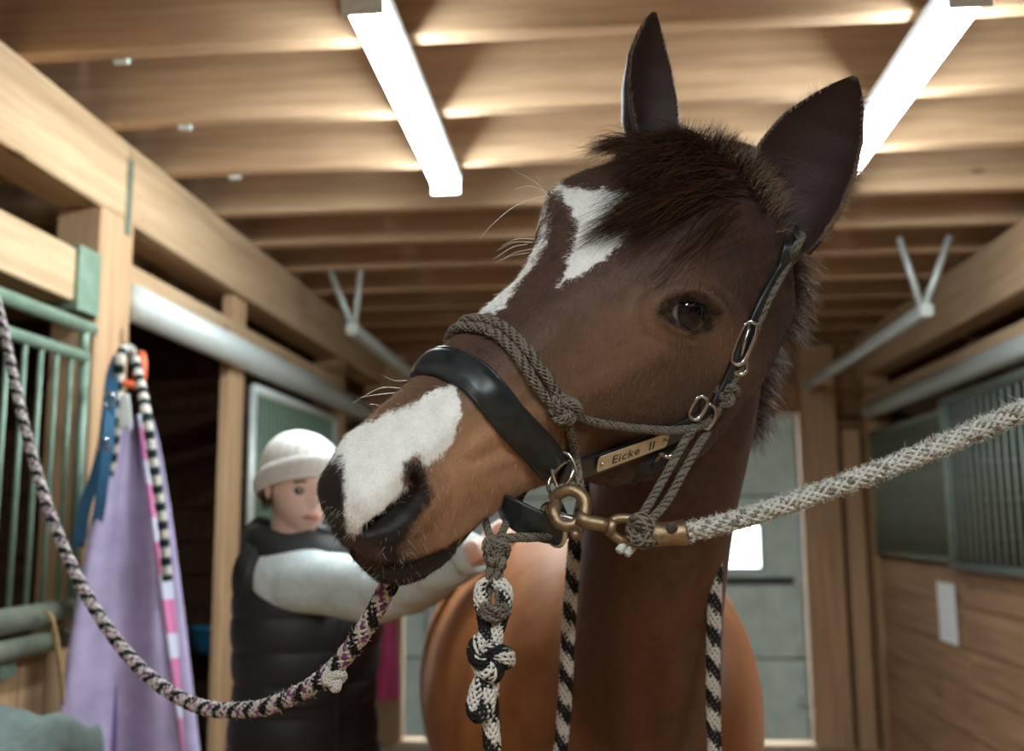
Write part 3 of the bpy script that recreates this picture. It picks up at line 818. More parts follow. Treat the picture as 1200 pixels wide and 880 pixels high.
def fast_obj(name, V, F, mat, parent):
    m2 = bpy.data.meshes.new(name); nv, nf = len(V), len(F)
    m2.vertices.add(nv); m2.vertices.foreach_set('co', np.asarray(V, np.float32).ravel())
    m2.loops.add(nf * 4); m2.loops.foreach_set('vertex_index', np.asarray(F, np.int32).ravel())
    m2.polygons.add(nf); m2.polygons.foreach_set('loop_start', np.arange(nf, dtype=np.int32) * 4)
    m2.update(calc_edges=True); m2.validate()
    m2.polygons.foreach_set('use_smooth', np.ones(nf, bool))
    m2.materials.append(mat); o = bpy.data.objects.new(name, m2); link(o, parent)
    if parent is not None and parent.type == 'EMPTY': o.matrix_parent_inverse = Matrix.Translation(parent.location).inverted()
    return o
def strands(name, roots, d0, d1, length, mat, parent, seg=7, r=.0003, jit=.25, clump=0.0, sides=3):
    """strands leave the roots along d0 and turn towards d1"""
    roots = np.asarray(roots, float); n = len(roots)
    d0 = norm(np.broadcast_to(d0, roots.shape) + rng.normal(size=(n, 3)) * jit)
    d1 = norm(np.broadcast_to(d1, roots.shape) + rng.normal(size=(n, 3)) * jit * .8)
    L = np.broadcast_to(length, (n,)) * rng.uniform(.65, 1.15, n)
    wob = rng.normal(size=(n, 3)) * .03; ph = rng.uniform(0, 6.28, n)
    def fn(t):
        d = d0 * t + (d1 - d0) * t * t * .5
        return roots + L[:, None] * (d + wob * np.sin(ph + t * 7)[:, None] * t)
    V, F = hair_vf(roots, fn, n, seg, np.full(n, r), r * .15, sides)
    return fast_obj(name, V, F, mat, parent)
def hair_mat(name, c1, c2, rough=.38):
    k = NT(name); g = k.n('ShaderNodeNewGeometry')
    c = k.ramp(g.outputs['Random Per Island'], [(.2, c1), (.85, c2)])
    k.set(Base_Color=c, Roughness=rough, Specular_IOR_Level=.6)
    tr = k.n('ShaderNodeBsdfTranslucent'); k.l(c, tr.inputs[0]); mx = k.n('ShaderNodeMixShader'); mx.inputs[0].default_value = .45
    k.l(k.b.outputs[0], mx.inputs[1]); k.l(tr.outputs[0], mx.inputs[2]); k.l(mx.outputs[0], k.t.nodes['Material Output'].inputs[0]); return k.m
M['mane'] = hair_mat('mane_hair', srgb(44, 30, 24), srgb(150, 106, 72))
M['forelock'] = hair_mat('forelock_hair', srgb(34, 25, 21), srgb(116, 80, 54))
M['whisker'] = hair_mat('whisker', srgb(226, 220, 210), srgb(250, 246, 240), .3)
M['fuzz'] = hair_mat('coat_fuzz', srgb(150, 112, 84), srgb(220, 196, 170), .4)
M['white_hair'] = hair_mat('white_hair', srgb(216, 212, 206), srgb(246, 244, 240), .4)

# forelock: hangs from the poll between the ears over the forehead
def head_pts(u, k):
    """points of the head surface at fractional grid positions"""
    i = np.clip(((u - _uu[0]) / (_uu[-1] - _uu[0]) * (NU - 1)), 0, NU - 1)
    i = np.interp(u, _uu, np.arange(NU)).astype(int)
    return HEAD[i, np.asarray(k).astype(int) % NM], hn2[i, np.asarray(k).astype(int) % NM]
def lay(name, roots, goals, lift, mat, n, seg=9, r=.0004, spread=.02, tip=.01):
    """hair lying from roots to goals, arched away from the skull"""
    n = len(roots); nr = norm(roots - (poll))
    mid = (roots + goals) / 2 + norm((roots + goals) / 2 - poll) * lift[:, None]
    w = rng.normal(size=(n, 3)) * tip; ph = rng.uniform(0, 6.28, n)
    def fn(t):
        p = (1 - t) ** 2 * roots + 2 * t * (1 - t) * mid + t * t * (goals + w)
        return p + (np.sin(ph + t * 6) * .0035 * t)[:, None] * norm(w)
    V, F = hair_vf(roots, fn, n, seg, np.full(n, r), r * .2)
    return fast_obj(name, V, F, mat, horse)
n = 3600
nc = 85; cu = rng.uniform(-.03, .06, nc); ck = np.clip(rng.normal(0, 11, nc), -24, 20); cl = sstep(-8, 14, ck)
gu1 = np.clip(cu + rng.uniform(.06, .12, nc) + .10 * cl, 0, .235); gk1 = ck * .95 + rng.normal(0, 6, nc) - 4; gl = rng.uniform(.002, .018, nc)
cid = rng.integers(0, nc, n); u0 = np.clip(cu[cid] + rng.normal(0, .012, n), -.036, .075); k0 = ck[cid] + rng.normal(0, 4, n)
ro, rn = head_pts(u0, k0)
u1 = gu1[cid] + rng.normal(0, .010, n); k1 = gk1[cid] + rng.normal(0, 2.2, n)
go, gn = head_pts(u1, k1)
lay('forelock', ro + rn * .0, go + gn * (gl[cid] + rng.uniform(0, .008, n))[:, None], rng.uniform(.008, .034, n), M['forelock'], n, spread=.02, tip=.007, r=.0004)
# short upright hair on the poll
n = 900
u0 = rng.uniform(-.035, .02, n); ro, rn = head_pts(u0, rng.normal(2, 12, n))
strands('poll_hair', ro, rn * .8 + upc * .5, rn * .2 + right * .3 + upc * .3, .035, M['forelock'], horse, 6, .0004, .3)
n = 700
u0 = rng.uniform(-.035, .012, n); ro, rn = head_pts(u0, rng.normal(8, 11, n))
strands('poll_hair', ro, rn * .7 + upc * .6, rn * .2 + right * .4 + upc * .25, .034, M['fuzz'], horse, 6, .00028, .3)  # paler strands: lamp backlight on the poll put into the hair colour
# mane along the crest, seen beyond the cheek
crest = spline([at(880, 205, 1.20), at(908, 255, 1.23), at(905, 330, 1.27), at(895, 400, 1.32), at(880, 470, 1.37), at(868, 500, 1.40)], 400)
n = 6500
ii = rng.integers(0, 400, n); ro = crest[ii] + rng.normal(size=(n, 3)) * .010
ro = np.array([surf(p, -.004) for p in ro])
strands('mane', ro, right * .8 + upc * .25 + to_cam * .1, right * .25 - upc * .9 + to_cam * .1, rng.uniform(.035, .085, n), M['mane'], horse, 7, .00042, .30)
n = 2400
ii = rng.integers(120, 400, n); ro = np.array([surf(p, -.004) for p in crest[ii] + rng.normal(size=(n, 3)) * .010])
strands('mane_highlight', ro, right * .9 + upc * .2, right * .4 - upc * .8, rng.uniform(.04, .075, n), M['white_hair'], horse, 6, .0003, .3)  # white strands stand in for rim-light highlights on the brown mane

# ------------------------------------------------------------------ short coat hair, whiskers, lashes
def ribbons(name, roots, path, n, seg, wid, mat, parent, cols=None):
    P = np.stack([path(t) for t in np.linspace(0, 1, seg + 1)], 1)
    T = norm(np.gradient(P, axis=1)); W = norm(np.cross(T, norm(CPOS - P) + rng.normal(size=(n, 1, 3)) * .5))
    ww = wid * (1 - .75 * np.linspace(0, 1, seg + 1))[None, :, None]
    V = np.stack([P - W * ww / 2, P + W * ww / 2], 2)
    base = np.arange(n)[:, None] * (seg + 1) * 2 + np.arange(seg)[None] * 2
    F = np.stack([base, base + 1, base + 3, base + 2], -1).reshape(-1, 4)
    o = fast_obj(name, V.reshape(-1, 3), F, mat, parent)
    if cols is not None: color_attr(o.data, 'Col', np.repeat(cols, (seg + 1) * 2, 0))
    return o
k = NT('coat_hair'); a_n = k.n('ShaderNodeAttribute', attribute_name='Col'); k.set(Base_Color=a_n.outputs['Color'], Roughness=.5, Specular_IOR_Level=.4); M['coat_hair'] = k.m
NC = 80000
facing = (hn2 * norm(CPOS - HEAD)).sum(-1)
prob = ((facing > -.35) & (np.arange(NU)[:, None] > 12)).astype(float)
ar = np.linalg.norm(np.cross(np.gradient(HEAD, axis=0), np.roll(HEAD, -1, 1) - HEAD), axis=-1); prob *= ar
prob *= (dark < 4) | (facing < .35)
prob = np.where(mirror(np.where(LV, eo, 50.0)) < 9, 0, prob)
idx = rng.choice(NU * NM, NC, p=(prob / prob.sum()).ravel())
iu_, ik_ = np.unravel_index(idx, (NU, NM))
gu = norm(np.gradient(HEAD, axis=0)); gk = norm(np.roll(HEAD, -1, 1) - np.roll(HEAD, 1, 1))
ro = HEAD[iu_, ik_] + gu[iu_, ik_] * rng.normal(0, .0012, (NC, 1)) + gk[iu_, ik_] * rng.normal(0, .0012, (NC, 1))
nr_ = hn2[iu_, ik_]
fl = norm(gu[iu_, ik_] * .8 + gk[iu_, ik_] * np.where(ik_ < 97, .45, -.45)[:, None] + rng.normal(size=(NC, 3)) * .22)
Lh = rng.uniform(.0035, .0065, NC) * np.where(facing[iu_, ik_] < .3, 1.15, 1.0)
lift = rng.uniform(.10, .42, NC)
def coat_path(t): return ro - nr_ * .0004 + Lh[:, None] * (fl * t + nr_ * (lift * (t - .35 * t * t))[:, None])
wm = sstep(-3, 3, white.ravel()[idx] + rng.normal(0, 3.0, NC)); dm = sstep(-4, 4, dark.ravel()[idx] + rng.normal(0, 2, NC)); tm = np.clip(tan.ravel()[idx], 0, 1) * .85
lc = lambda r, g, b: np.array(srgb(r, g, b)[:3])
cb = lc(72, 51, 41)[None] * rng.uniform(.6, 1.45, (NC, 1)); cb = cb * (1 - tm[:, None]) + lc(186, 140, 106) * tm[:, None] * rng.uniform(.8, 1.2, (NC, 1))
cb = cb * (1 - wm[:, None]) + lc(246, 243, 239) * wm[:, None]; cb = cb * (1 - dm[:, None]) + lc(44, 36, 33) * dm[:, None]
ch = ribbons('coat_hair', ro, coat_path, NC, 2, .00035, M['coat_hair'], horse, cb); ch['kind'] = 'stuff'
# fuzz on the ear rims and inside edge
for e, ln in ((ears[0], .016), (ears[1], .012)):
    V = np.asarray(e[0])[:34 * 44].reshape(34, 44, 3)
    rim = np.concatenate([V[3:, 0], V[3:, 21]]); cen = V[3:, 10]; cen2 = np.concatenate([cen, cen])
    n = 700; q = rng.integers(0, len(rim), n); q = np.where(np.isin(q % 31, [28, 29, 30]), q - 4, q); o_ = norm(rim[q] - cen2[q]); axd = norm(V[-1, 0] - V[0, 0])
    jit_ = axd * rng.uniform(-.004, .003, (n, 1)) - o_ * rng.uniform(0, .002, (n, 1))
    strands('ear_fuzz', rim[q] + jit_, o_ * .7 + axd * .5, o_ * .5 + axd * .9, rng.uniform(.3, 1.0, n) * ln, M['fuzz'], horse, 4, .00014, .35)['kind'] = 'stuff'
def whisker(pts, r=.0007):
    P = [np.asarray(p) for p in pts]; return tube_vf(spline(P, 14), np.linspace(r, r * .25, 14), 5)
mb = MB(); WD = .985
def wpx(pts, d0, d1): return [at(x, y, d0 + (d1 - d0) * i / (len(pts) - 1)) for i, (x, y) in enumerate(pts)]
for pts in ([(644, 232), (628, 214), (599, 198)], [(642, 226), (622, 218), (602, 222)], [(640, 230), (606, 240), (576, 264), (561, 282)], [(632, 214), (630, 208), (628, 202)],
            [(622, 292), (604, 296), (584, 306)], [(618, 286), (600, 290), (578, 304)], [(624, 284), (602, 284), (582, 294)], [(626, 280), (606, 280), (588, 288)], [(620, 296), (598, 300), (580, 308)],
            [(470, 455), (445, 455), (414, 472)], [(478, 446), (462, 446), (447, 439)], [(468, 460), (445, 462), (420, 466)], [(450, 478), (440, 474), (432, 474)]):
    mb.add(*whisker(wpx(pts, 1.03 if pts[0][0] > 560 else .975, 1.0 if pts[0][0] > 560 else .95), .0006))
mb.build('long_whiskers', M['whisker'], horse, True)['kind'] = 'stuff'
# stubbly whiskers round lips and chin
mz = (_uu[:, None] > .53) & (np.abs(facing) < 2) & (HL[..., 2] < -.05)
cand = np.argwhere(mz & (facing > -.5)); n = 150
sel = cand[rng.integers(0, len(cand), n)]; ro = HEAD[sel[:, 0], sel[:, 1]]; nn = hn2[sel[:, 0], sel[:, 1]]
strands('muzzle_whiskers', ro, nn, nn * .6 + gu[sel[:, 0], sel[:, 1]] * .3 - upc * .15, rng.uniform(.004, .015, n), M['whisker'], horse, 5, .00014, .25)['kind'] = 'stuff'

# long pale hair at the root of the near ear
V = np.asarray(ears[0][0])[:34 * 44].reshape(34, 44, 3); n = 800
for edge, dr_, n, lo_, hi_ in ((V[:, 0], None, 800, 0, 14), (V[:, 21], None, 500, 3, 20)):
    q = rng.uniform(lo_, hi_, n); i0 = q.astype(int); p = edge[i0] * (1 - (q - i0))[:, None] + edge[i0 + 1] * (q - i0)[:, None]
    o_ = norm(p - V[i0, 10]); axd = norm(V[-1, 0] - V[0, 0])
    strands('ear_hair', p, o_ * .8 + axd * .3, o_ * .9 + axd * .1 - upc * .2, rng.uniform(.006, .022, n), M['white_hair' if lo_ == 0 else 'fuzz'], horse, 5, .00022, .4)['kind'] = 'stuff'
# ================================================================== TACK AND ROPES
M['leather'] = None
k = NT('black_leather'); v = k.coord()
nz = k.noise(v, 90, 6)
k.set(Base_Color=k.ramp(nz, [(.3, srgb(22, 26, 28)), (.8, srgb(44, 50, 52))]), Roughness=k.ramp(k.noise(v, 40, 4), [(.3, (.28, .28, .28, 1)), (.7, (.48, .48, .48, 1))]), Specular_IOR_Level=.6)
k.bump(k.noise(v, 700, 3), .25, .0008); M['leather'] = k.m
M['chrome'] = plain('chrome', srgb(205, 205, 202), .16, 1.0, .08, 60)
M['brass'] = plain('worn_brass', srgb(150, 126, 98), .46, .85, .3, 130, .15)
M['plate'] = plain('brass_plate', srgb(222, 204, 172), .4, .25, .05, 90)
M['engrave'] = plain('engraving', srgb(58, 48, 38), .7)
def onh(px, py, off, d=None):
    h = hit(px, py, 0)
    if h is None or (d is not None and ((h - CPOS) @ CM)[2] > d + .08): return at(px, py, d)
    return at(px, py, ((h - CPOS) @ CM)[2] - off * 1.25)
def band_vf(P, N, w, t, pad=.0, seg=None):
    """strap along P with outward normals N: rounded flat section with a padded middle"""
    T = norm(np.gradient(P, axis=0)); N = norm(N - (N * T).sum(1, keepdims=True) * T); B = np.cross(T, N)
    s = np.array([-1, -.97, -.86, -.6, -.3, 0, .3, .6, .86, .97, 1, .97, .6, 0, -.6, -.97])
    h = np.array([.5, .95, 1, 1, 1, 1, 1, 1, 1, .95, .5, .05, 0, 0, 0, .05]) * t
    h = h + pad * np.array([0, 0, 0, .75, .95, 1, .95, .75, 0, 0, 0, 0, 0, 0, 0, 0])
    w = np.broadcast_to(w, (len(P),))
    R = P[:, None] + (w[:, None] / 2 * s[None])[..., None] * B[:, None] + h[None, :, None] * N[:, None]
    return loft_vf(R)
def px_normals(P):
    out = []
    for p in P:
        loc, nr, i, d = BVH.find_nearest(Vector(p)); n_ = np.array(nr)
        out.append(n_)
    out = np.array(out)
    for _ in range(6): out = norm(out + np.vstack([out[:1], out[:-1]]) + np.vstack([out[1:], out[-1:]]))
    return out
hroot = surf(at(650, 545, 1.0))
lh = empty('leather_halter', hroot, 'black padded leather halter with engraved brass name plate', 'halter')
def grid_loop(pts, off, n=90):
    """strap path over the nose: left half given by pixels, right half mirrored on the skull"""
    g = []
    for p in pts:
        d = np.where(LV, np.linalg.norm(project(HEAD) - np.array(p), axis=-1), 1e9); g.append(np.unravel_index(np.argmin(d), d.shape))
    g = g[::-1]                                             # from the ring up to the midline
    seq = [(i, kk) for i, kk in g] + [(g[-1][0], 0)] + [(i, NM - kk) for i, kk in g[::-1]]
    seq = np.array(seq, float); seq[:len(g) + 1, 1] = seq[:len(g) + 1, 1]
    # unwrap: right side as negative k
    seq[len(g) + 1:, 1] -= NM
    s = spline(np.concatenate([seq * np.array([1, 1.]), np.zeros((len(seq), 1))], 1), n)
    P = np.array([HEAD[int(round(a)), int(round(b)) % NM] for a, b, _ in s]); Nn = np.array([hn2[int(round(a)), int(round(b)) % NM] for a, b, _ in s])
    for _ in range(8):
        P[1:-1] = .5 * P[1:-1] + .25 * (P[2:] + P[:-2]); Nn = norm(Nn + np.vstack([Nn[:1], Nn[:-1]]) + np.vstack([Nn[1:], Nn[-1:]]))
    return P + Nn * off, Nn
NP, NN = grid_loop([(552, 440), (572, 460), (596, 488), (622, 518), (648, 546)], .001, 110)
nb = obj('noseband', *band_vf(NP, NN, .036, .0045, .0045), M['leather'], lh)
B_ = np.cross(norm(np.gradient(NP, axis=0)), NN)
for s in (-1, 1):
    tube('edge_piping', NP + B_ * s * .0158 + NN * .0040, .0016, M['leather'], nb, 6)
# stitching: short raised thread dashes along both edges
M['thread'] = plain('thread', srgb(60, 64, 64), .8)
mb = MB()
for s in (-1, 1):
    Q = spline(NP + B_ * s * .0128 + NN * .0050, 150)
    for i in range(2, 147, 3): mb.add(*tube_vf(Q[i:i + 3], .00045, 4))
mb.build('stitching', M['thread'], nb, True)
# cheek strap with name plate
CP = spline([onh(656, 553, .004, 1.015), onh(685, 546, .003), onh(710, 538, .003), onh(740, 526, .003), onh(775, 512, .003), onh(805, 499, .003), onh(832, 482, .004)], 60)
CP = np.array([surf(p, .0025) for p in CP])
for _ in range(10): CP[1:-1] = .5 * CP[1:-1] + .25 * (CP[2:] + CP[:-2])
CN = px_normals(CP)
cs = obj('cheek_strap', *band_vf(CP, CN, .030, .004, .001), M['leather'], lh)
# crown strap up behind the ear
KP = spline([onh(836, 476, .006, 1.14), onh(852, 446, .005), onh(872, 402, .005), onh(893, 356, .005), onh(915, 316, .006), onh(934, 283, .006, 1.17), at(948, 255, 1.21), at(940, 222, 1.26), at(900, 190, 1.29), at(850, 172, 1.29), at(800, 172, 1.27)], 110)
kn = px_normals(KP[:70]); KN = np.vstack([kn, np.repeat(kn[-1:], 40, 0)])
for _ in range(10): KN = norm(KN + np.vstack([KN[:1], KN[:-1]]) + np.vstack([KN[1:], KN[-1:]]))
obj('crown_strap', *band_vf(KP, KN, .026, .004, .001), M['leather'], lh)
# strap under the jaw, hanging a little loose
JP = spline([at(664, 606, 1.0), at(648, 618, .99), at(625, 612, .985), at(602, 600, .99), at(586, 588, 1.02), at(583, 572, 1.07), at(590, 555, 1.12)], 60)
JN = np.repeat(norm(-upc * .35 + to_cam * .9 + right * -.1)[None], 60, 0)
JN = norm(JN + np.linspace(0, 1, 60)[:, None] * (-right * .9))
obj('chin_strap', *band_vf(JP, JN, .034, .0045, .0), M['leather'], lh)
def rect_ring(name, c, a1, a2, r, mat, parent, e=4.0):
    a = np.linspace(0, 2 * np.pi, 40, endpoint=False)
    ca = np.sign(np.cos(a)) * np.abs(np.cos(a)) ** (2 / e); sa = np.sign(np.sin(a)) * np.abs(np.sin(a)) ** (2 / e)
    P = np.asarray(c) + ca[:, None] * a1 + sa[:, None] * a2
    V, F = tube_vf(P, r, 8, cap=False, closed=True, up=norm(np.cross(a1, a2))); return obj(name, V, F, mat, parent)
pxv = lambda dx, dy, d: (right * dx - upc * dy) * d / FPX      # image offset as a vector at distance d
# dee that joins noseband and cheek strap, round ring below it
rect_ring('dee_ring', at(661, 553, .995), pxv(6, 22, 1.0) + to_cam * .004, pxv(-13, 4, 1.0), .0022, M['chrome'], lh, 2.6)
rect_ring('dee_ring', at(657, 560, .990), pxv(13, -16, 1.0), pxv(5, 8, 1.0) + to_cam * .008, .0020, M['chrome'], lh, 2.4)
rect_ring('round_ring', at(648, 615, .985), pxv(5, 24, 1.0), pxv(12, -2, 1.0) + to_cam * .016, .0026, M['chrome'], lh, 2.0)
# chrome fittings at the upper end of the cheek strap
rect_ring('buckle', onh(872, 402, .012), pxv(10, -24, 1.13), pxv(8, 3, 1.13), .0028, M['chrome'], lh, 3.2)
tube('buckle_tongue', [onh(868, 420, .014), onh(872, 402, .018), onh(878, 384, .014)], .002, M['chrome'], lh, 8, n=12)
rect_ring('keeper_ring', onh(866, 428, .014), pxv(4, 10, 1.13), pxv(8, -3, 1.13) , .0026, M['chrome'], lh, 2.2)
rect_ring('square_ring', onh(818, 478, .010), pxv(7, -12, 1.12), pxv(6, 4, 1.12), .0026, M['chrome'], lh, 3.0)
rect_ring('square_ring', onh(828, 488, .014), pxv(6, -13, 1.11), pxv(8, 5, 1.11), .0026, M['chrome'], lh, 2.4)
# hook that holds the throat strap
tube('throat_hook', [at(768, 540, 1.085), at(775, 533, 1.07), at(784, 535, 1.065), at(795, 526, 1.07), at(812, 510, 1.08)], .0026, M['chrome'], lh, 8, n=24)
obj('throat_strap', *band_vf(spline([onh(800, 520, .006, 1.10), onh(778, 534, .006, 1.09), onh(755, 545, .004, 1.08), at(735, 560, 1.12)], 24), np.repeat(to_cam[None], 24, 0), .022, .004), M['leather'], lh)
# name plate
pa, pb = onh(701, 543, .013), onh(780, 514, .013)
px_ax = norm(pb - pa); nrm_ = norm(px_normals(np.array([(pa + pb) / 2]))[0]); nrm_ = norm(nrm_ - (nrm_ @ px_ax) * px_ax)
if nrm_ @ to_cam < 0: nrm_ = -nrm_
py_ax = np.cross(nrm_, px_ax); Lp = np.linalg.norm(pb - pa) + .004; Hp = .0215
ctr = (pa + pb) / 2 + nrm_ * .001
a_ = np.array([(-1, -.7), (-.95, -1), (.95, -1), (1, -.7), (1, .7), (.95, 1), (-.95, 1), (-1, .7)])
ringz = lambda h: np.array([ctr + px_ax * x * Lp / 2 + py_ax * y * Hp / 2 + nrm_ * h for x, y in a_])
plate = obj('name_plate', np.vstack([ringz(0), ringz(.0012)]), [tuple(range(8, 16)), tuple(range(7, -1, -1))] + [(i, (i + 1) % 8, 8 + (i + 1) % 8, 8 + i) for i in range(8)], M['plate'], lh, False)
plate['label'] = 'brass name plate engraved with a name'
for s in (-1, 1):
    bm = bmesh.new(); bmesh.ops.create_uvsphere(bm, u_segments=14, v_segments=8, radius=.0026)
    m2 = bpy.data.meshes.new('rivet'); bm.to_mesh(m2); bm.free(); m2.materials.append(M['chrome'])
    o = bpy.data.objects.new('rivet', m2); link(o, plate); o.location = ctr + px_ax * s * (Lp / 2 - .005) + nrm_ * .0016
tc_ = bpy.data.curves.new('lettering', 'FONT'); tc_.body = 'Eicke  II'; tc_.size = .0165; tc_.align_x = 'CENTER'; tc_.align_y = 'CENTER'; tc_.extrude = .00015; tc_.space_character = 1.08
tmp_t = bpy.data.objects.new('tmp_text', tc_); COL.objects.link(tmp_t)
dg = bpy.context.evaluated_depsgraph_get(); dg.update(); m2 = bpy.data.meshes.new_from_object(tmp_t.evaluated_get(dg)); bpy.data.objects.remove(tmp_t); bpy.data.curves.remove(tc_)
m2.materials.clear(); m2.materials.append(M['engrave']); m2.name = 'lettering'
to = bpy.data.objects.new('lettering', m2); link(to, plate)
pos = ctr + nrm_ * .0014 - py_ax * .0008
to.matrix_local = Matrix([[px_ax[i], py_ax[i], nrm_[i], pos[i]] for i in range(3)] + [[0, 0, 0, 1]])

# ------------------------------------------------------------------ braided cords
def attr_mat(name, rough=.8):
    k = NT(name); a = k.n('ShaderNodeAttribute', attribute_name='Col')
    v = k.coord(); k.set(Base_Color=k.mix(k.math('MULTIPLY', k.noise(v, 900, 2), .35), a.outputs['Color'], (.02, .018, .016, 1)), Roughness=rough, Specular_IOR_Level=.25)
    return k.m
M['rope'] = attr_mat('rope_fibre')
def braid(name, P, R, color, parent, N=8, pitch=None, mat=None, dens=9, core=True, sides=4, n_pts=None):
    """round braid: two sets of N/2 strands wound against each other"""
    P = np.asarray(P, float); L = np.linalg.norm(np.diff(P, axis=0), axis=1).sum(); N = 14 if R < .006 else 16; pitch = R * 8.5
    n = max(30, int(L / pitch * N * 2.2)); P = spline(P if len(P) < 200 else P[::8], n)
    T, Nn, B = frames(P); s = np.linspace(0, L, n); Vs, Fs, Cs = [], [], []; c0 = 0
    sr = 2 * np.pi * R / N * .60; a5 = np.linspace(0, 2 * np.pi, sides, endpoint=False)
    for dr in (1, -1):
        for i in range(N // 2):
            th = dr * 2 * np.pi * s / pitch + 2 * np.pi * i / (N // 2)
            r = R * .9 + sr * .30 * dr * np.cos(s / pitch * 2 * np.pi * N / 2 + np.pi * i)
            C = P + r[:, None] * (np.cos(th)[:, None] * Nn + np.sin(th)[:, None] * B)
            V, F = tube_vf(C, sr, sides)
            Vs.append(V); Fs += [tuple(q + c0 for q in f) for f in F]; c0 += len(V)
            col = np.array([color(ss, tt, i, dr) for ss, tt in zip(s, th)]); Cs.append(np.repeat(col, sides, 0))
    V, F = tube_vf(P, R * .95, 10); Vs.append(V); Fs += [tuple(q + c0 for q in f) for f in F]; c0 += len(V)
    Cs.append(np.repeat(np.array([color(ss, 0, 0, 1) for ss in s]) * .35, 10, 0))
    o = obj(name, np.concatenate(Vs), Fs, mat or M['rope'], parent)
    color_attr(o.data, 'Col', np.concatenate(Cs)); return o
lin = lambda r, g, b: np.array(srgb(r, g, b)[:3])
GREY1, GREY2 = lin(128, 118, 104), lin(60, 54, 48)
grey = lambda s, th, i, dr: GREY1 if (i % 2 == 0 or dr < 0) else GREY2
BLK, WHT, PUR = lin(24, 22, 24), lin(226, 218, 208), lin(140, 76, 132)
def zebra(s, th, i, dr):
    return WHT if ((th / (2 * np.pi) + s / .052 + .06 * dr) % 1.0) < .5 else BLK
def barber(s, th, i, dr):
    f = (s / .044 + th / (2 * np.pi) + .06 * dr) % 1.0
    return WHT if f < .5 else BLK
def tri(s, th, i, dr):
    f = (s / .046 + th / (2 * np.pi) + .05 * dr) % 1.0
    if f < .36: return BLK
    return PUR if (i % 3 == 1 and .42 < f < .92) else WHT
def knot_path(c, a1, a2, a3, n=90):
    t = np.linspace(0, 2 * np.pi, n)
    return np.asarray(c) + ((np.sin(t) + 2 * np.sin(2 * t)) / 3)[:, None] * a1 + ((np.cos(t) - 2 * np.cos(2 * t)) / 3)[:, None] * a2 + (-np.sin(3 * t))[:, None] * a3
def knot(name, c, sx, sy, sz, R, color, parent, rot=0.0):
    d = ((c - CPOS) @ CM)[2]; ca, sa = math.cos(rot), math.sin(rot)
    a1 = (right * ca - upc * sa) * sx; a2 = (upc * ca + right * sa) * sy
    return braid(name, knot_path(c, a1, a2, to_cam * sz), R, color, parent, N=8, pitch=R * 7, n_pts=None)
# ------------------------------------------------------------------ rope halter
kc = onh(662, 480, .008)
rh = empty('rope_halter', kc, 'grey-brown braided rope halter knotted over the leather halter', 'halter')
for off, pts in ((.0045, [(566, 372), (590, 384), (618, 412), (640, 446), (656, 474)]), (.0045, [(556, 379), (580, 392), (606, 420), (629, 453), (650, 480)])):
    RP, RN = grid_loop(pts, off, 120)
    braid('nose_cord', RP[:], .0048, grey, rh, 8, .03)
knot('knot', onh(662, 479, .010), .014, .012, .005, .0045, grey, rh, .6)
knot('knot', onh(661, 481, .008), .012, .015, .004, .0040, grey, rh, 2.0)
braid('cheek_cord', [onh(668, 484, .007), onh(690, 493, .006), onh(720, 499, .010), onh(755, 503, .014), onh(790, 504, .016), onh(815, 500, .016), onh(836, 489, .016), onh(850, 470, .014)], .0040, grey, rh, 8, .03)
braid('cheek_cord', [onh(700, 496, .012), onh(740, 502, .020), onh(790, 506, .022), onh(826, 497, .022), onh(845, 476, .018)], .0034, grey, rh, 8, .03)
knot('knot', onh(850, 462, .016), .013, .012, .005, .0048, grey, rh, .2)
braid('crown_cord', [onh(852, 462, .014), onh(860, 446, .016), onh(866, 434, .016), onh(880, 400, .012), onh(900, 352, .012), onh(922, 310, .012), onh(936, 285, .010, 1.17), at(950, 256, 1.215)], .0044, grey, rh, 8, .03)
braid('jaw_cord', [onh(664, 490, .008), onh(670, 512, .008), onh(675, 538, .010, 1.02), at(678, 560, .995), at(681, 585, .99), at(676, 606, 1.0), at(660, 622, 1.0), at(632, 629, .985), at(606, 630, .97), at(588, 633, .96), at(581, 642, .955)], .0040, grey, rh, 8, .03)
braid('jaw_cord', [at(622, 560, 1.08), at(606, 590, 1.04), at(594, 612, 1.0), at(586, 630, .965), at(581, 645, .96)], .0034, grey, rh, 8, .03)
braid('jaw_cord', [at(566, 600, 1.03), at(570, 615, .99), at(575, 632, .965), at(578, 645, .96)], .0034, grey, rh, 8, .03)
fk = at(580, 645, .955)
knot('fiador_knot', fk, .011, .012, .005, .0040, grey, rh, .4)
knot('fiador_knot', at(583, 654, .955), .010, .009, .005, .0038, grey, rh, 1.9)
for dx in (-5, 5):
    braid('hanging_cord', [at(580 + dx, 655, .955), at(579 + dx, 680, .952), at(578 + dx * 1.4, 702, .948), at(578 + dx * 1.2, 722, .946)], .0038, grey, rh, 8, .03)
braid('hanging_cord', [at(564, 716, .945), at(572, 722, .935), at(584, 722, .934), at(594, 716, .945)], .0046, grey, rh, 8, .03)
braid('hanging_cord', [at(564, 708, .948), at(572, 714, .934), at(584, 714, .933), at(594, 708, .948)], .0044, grey, rh, 8, .03)
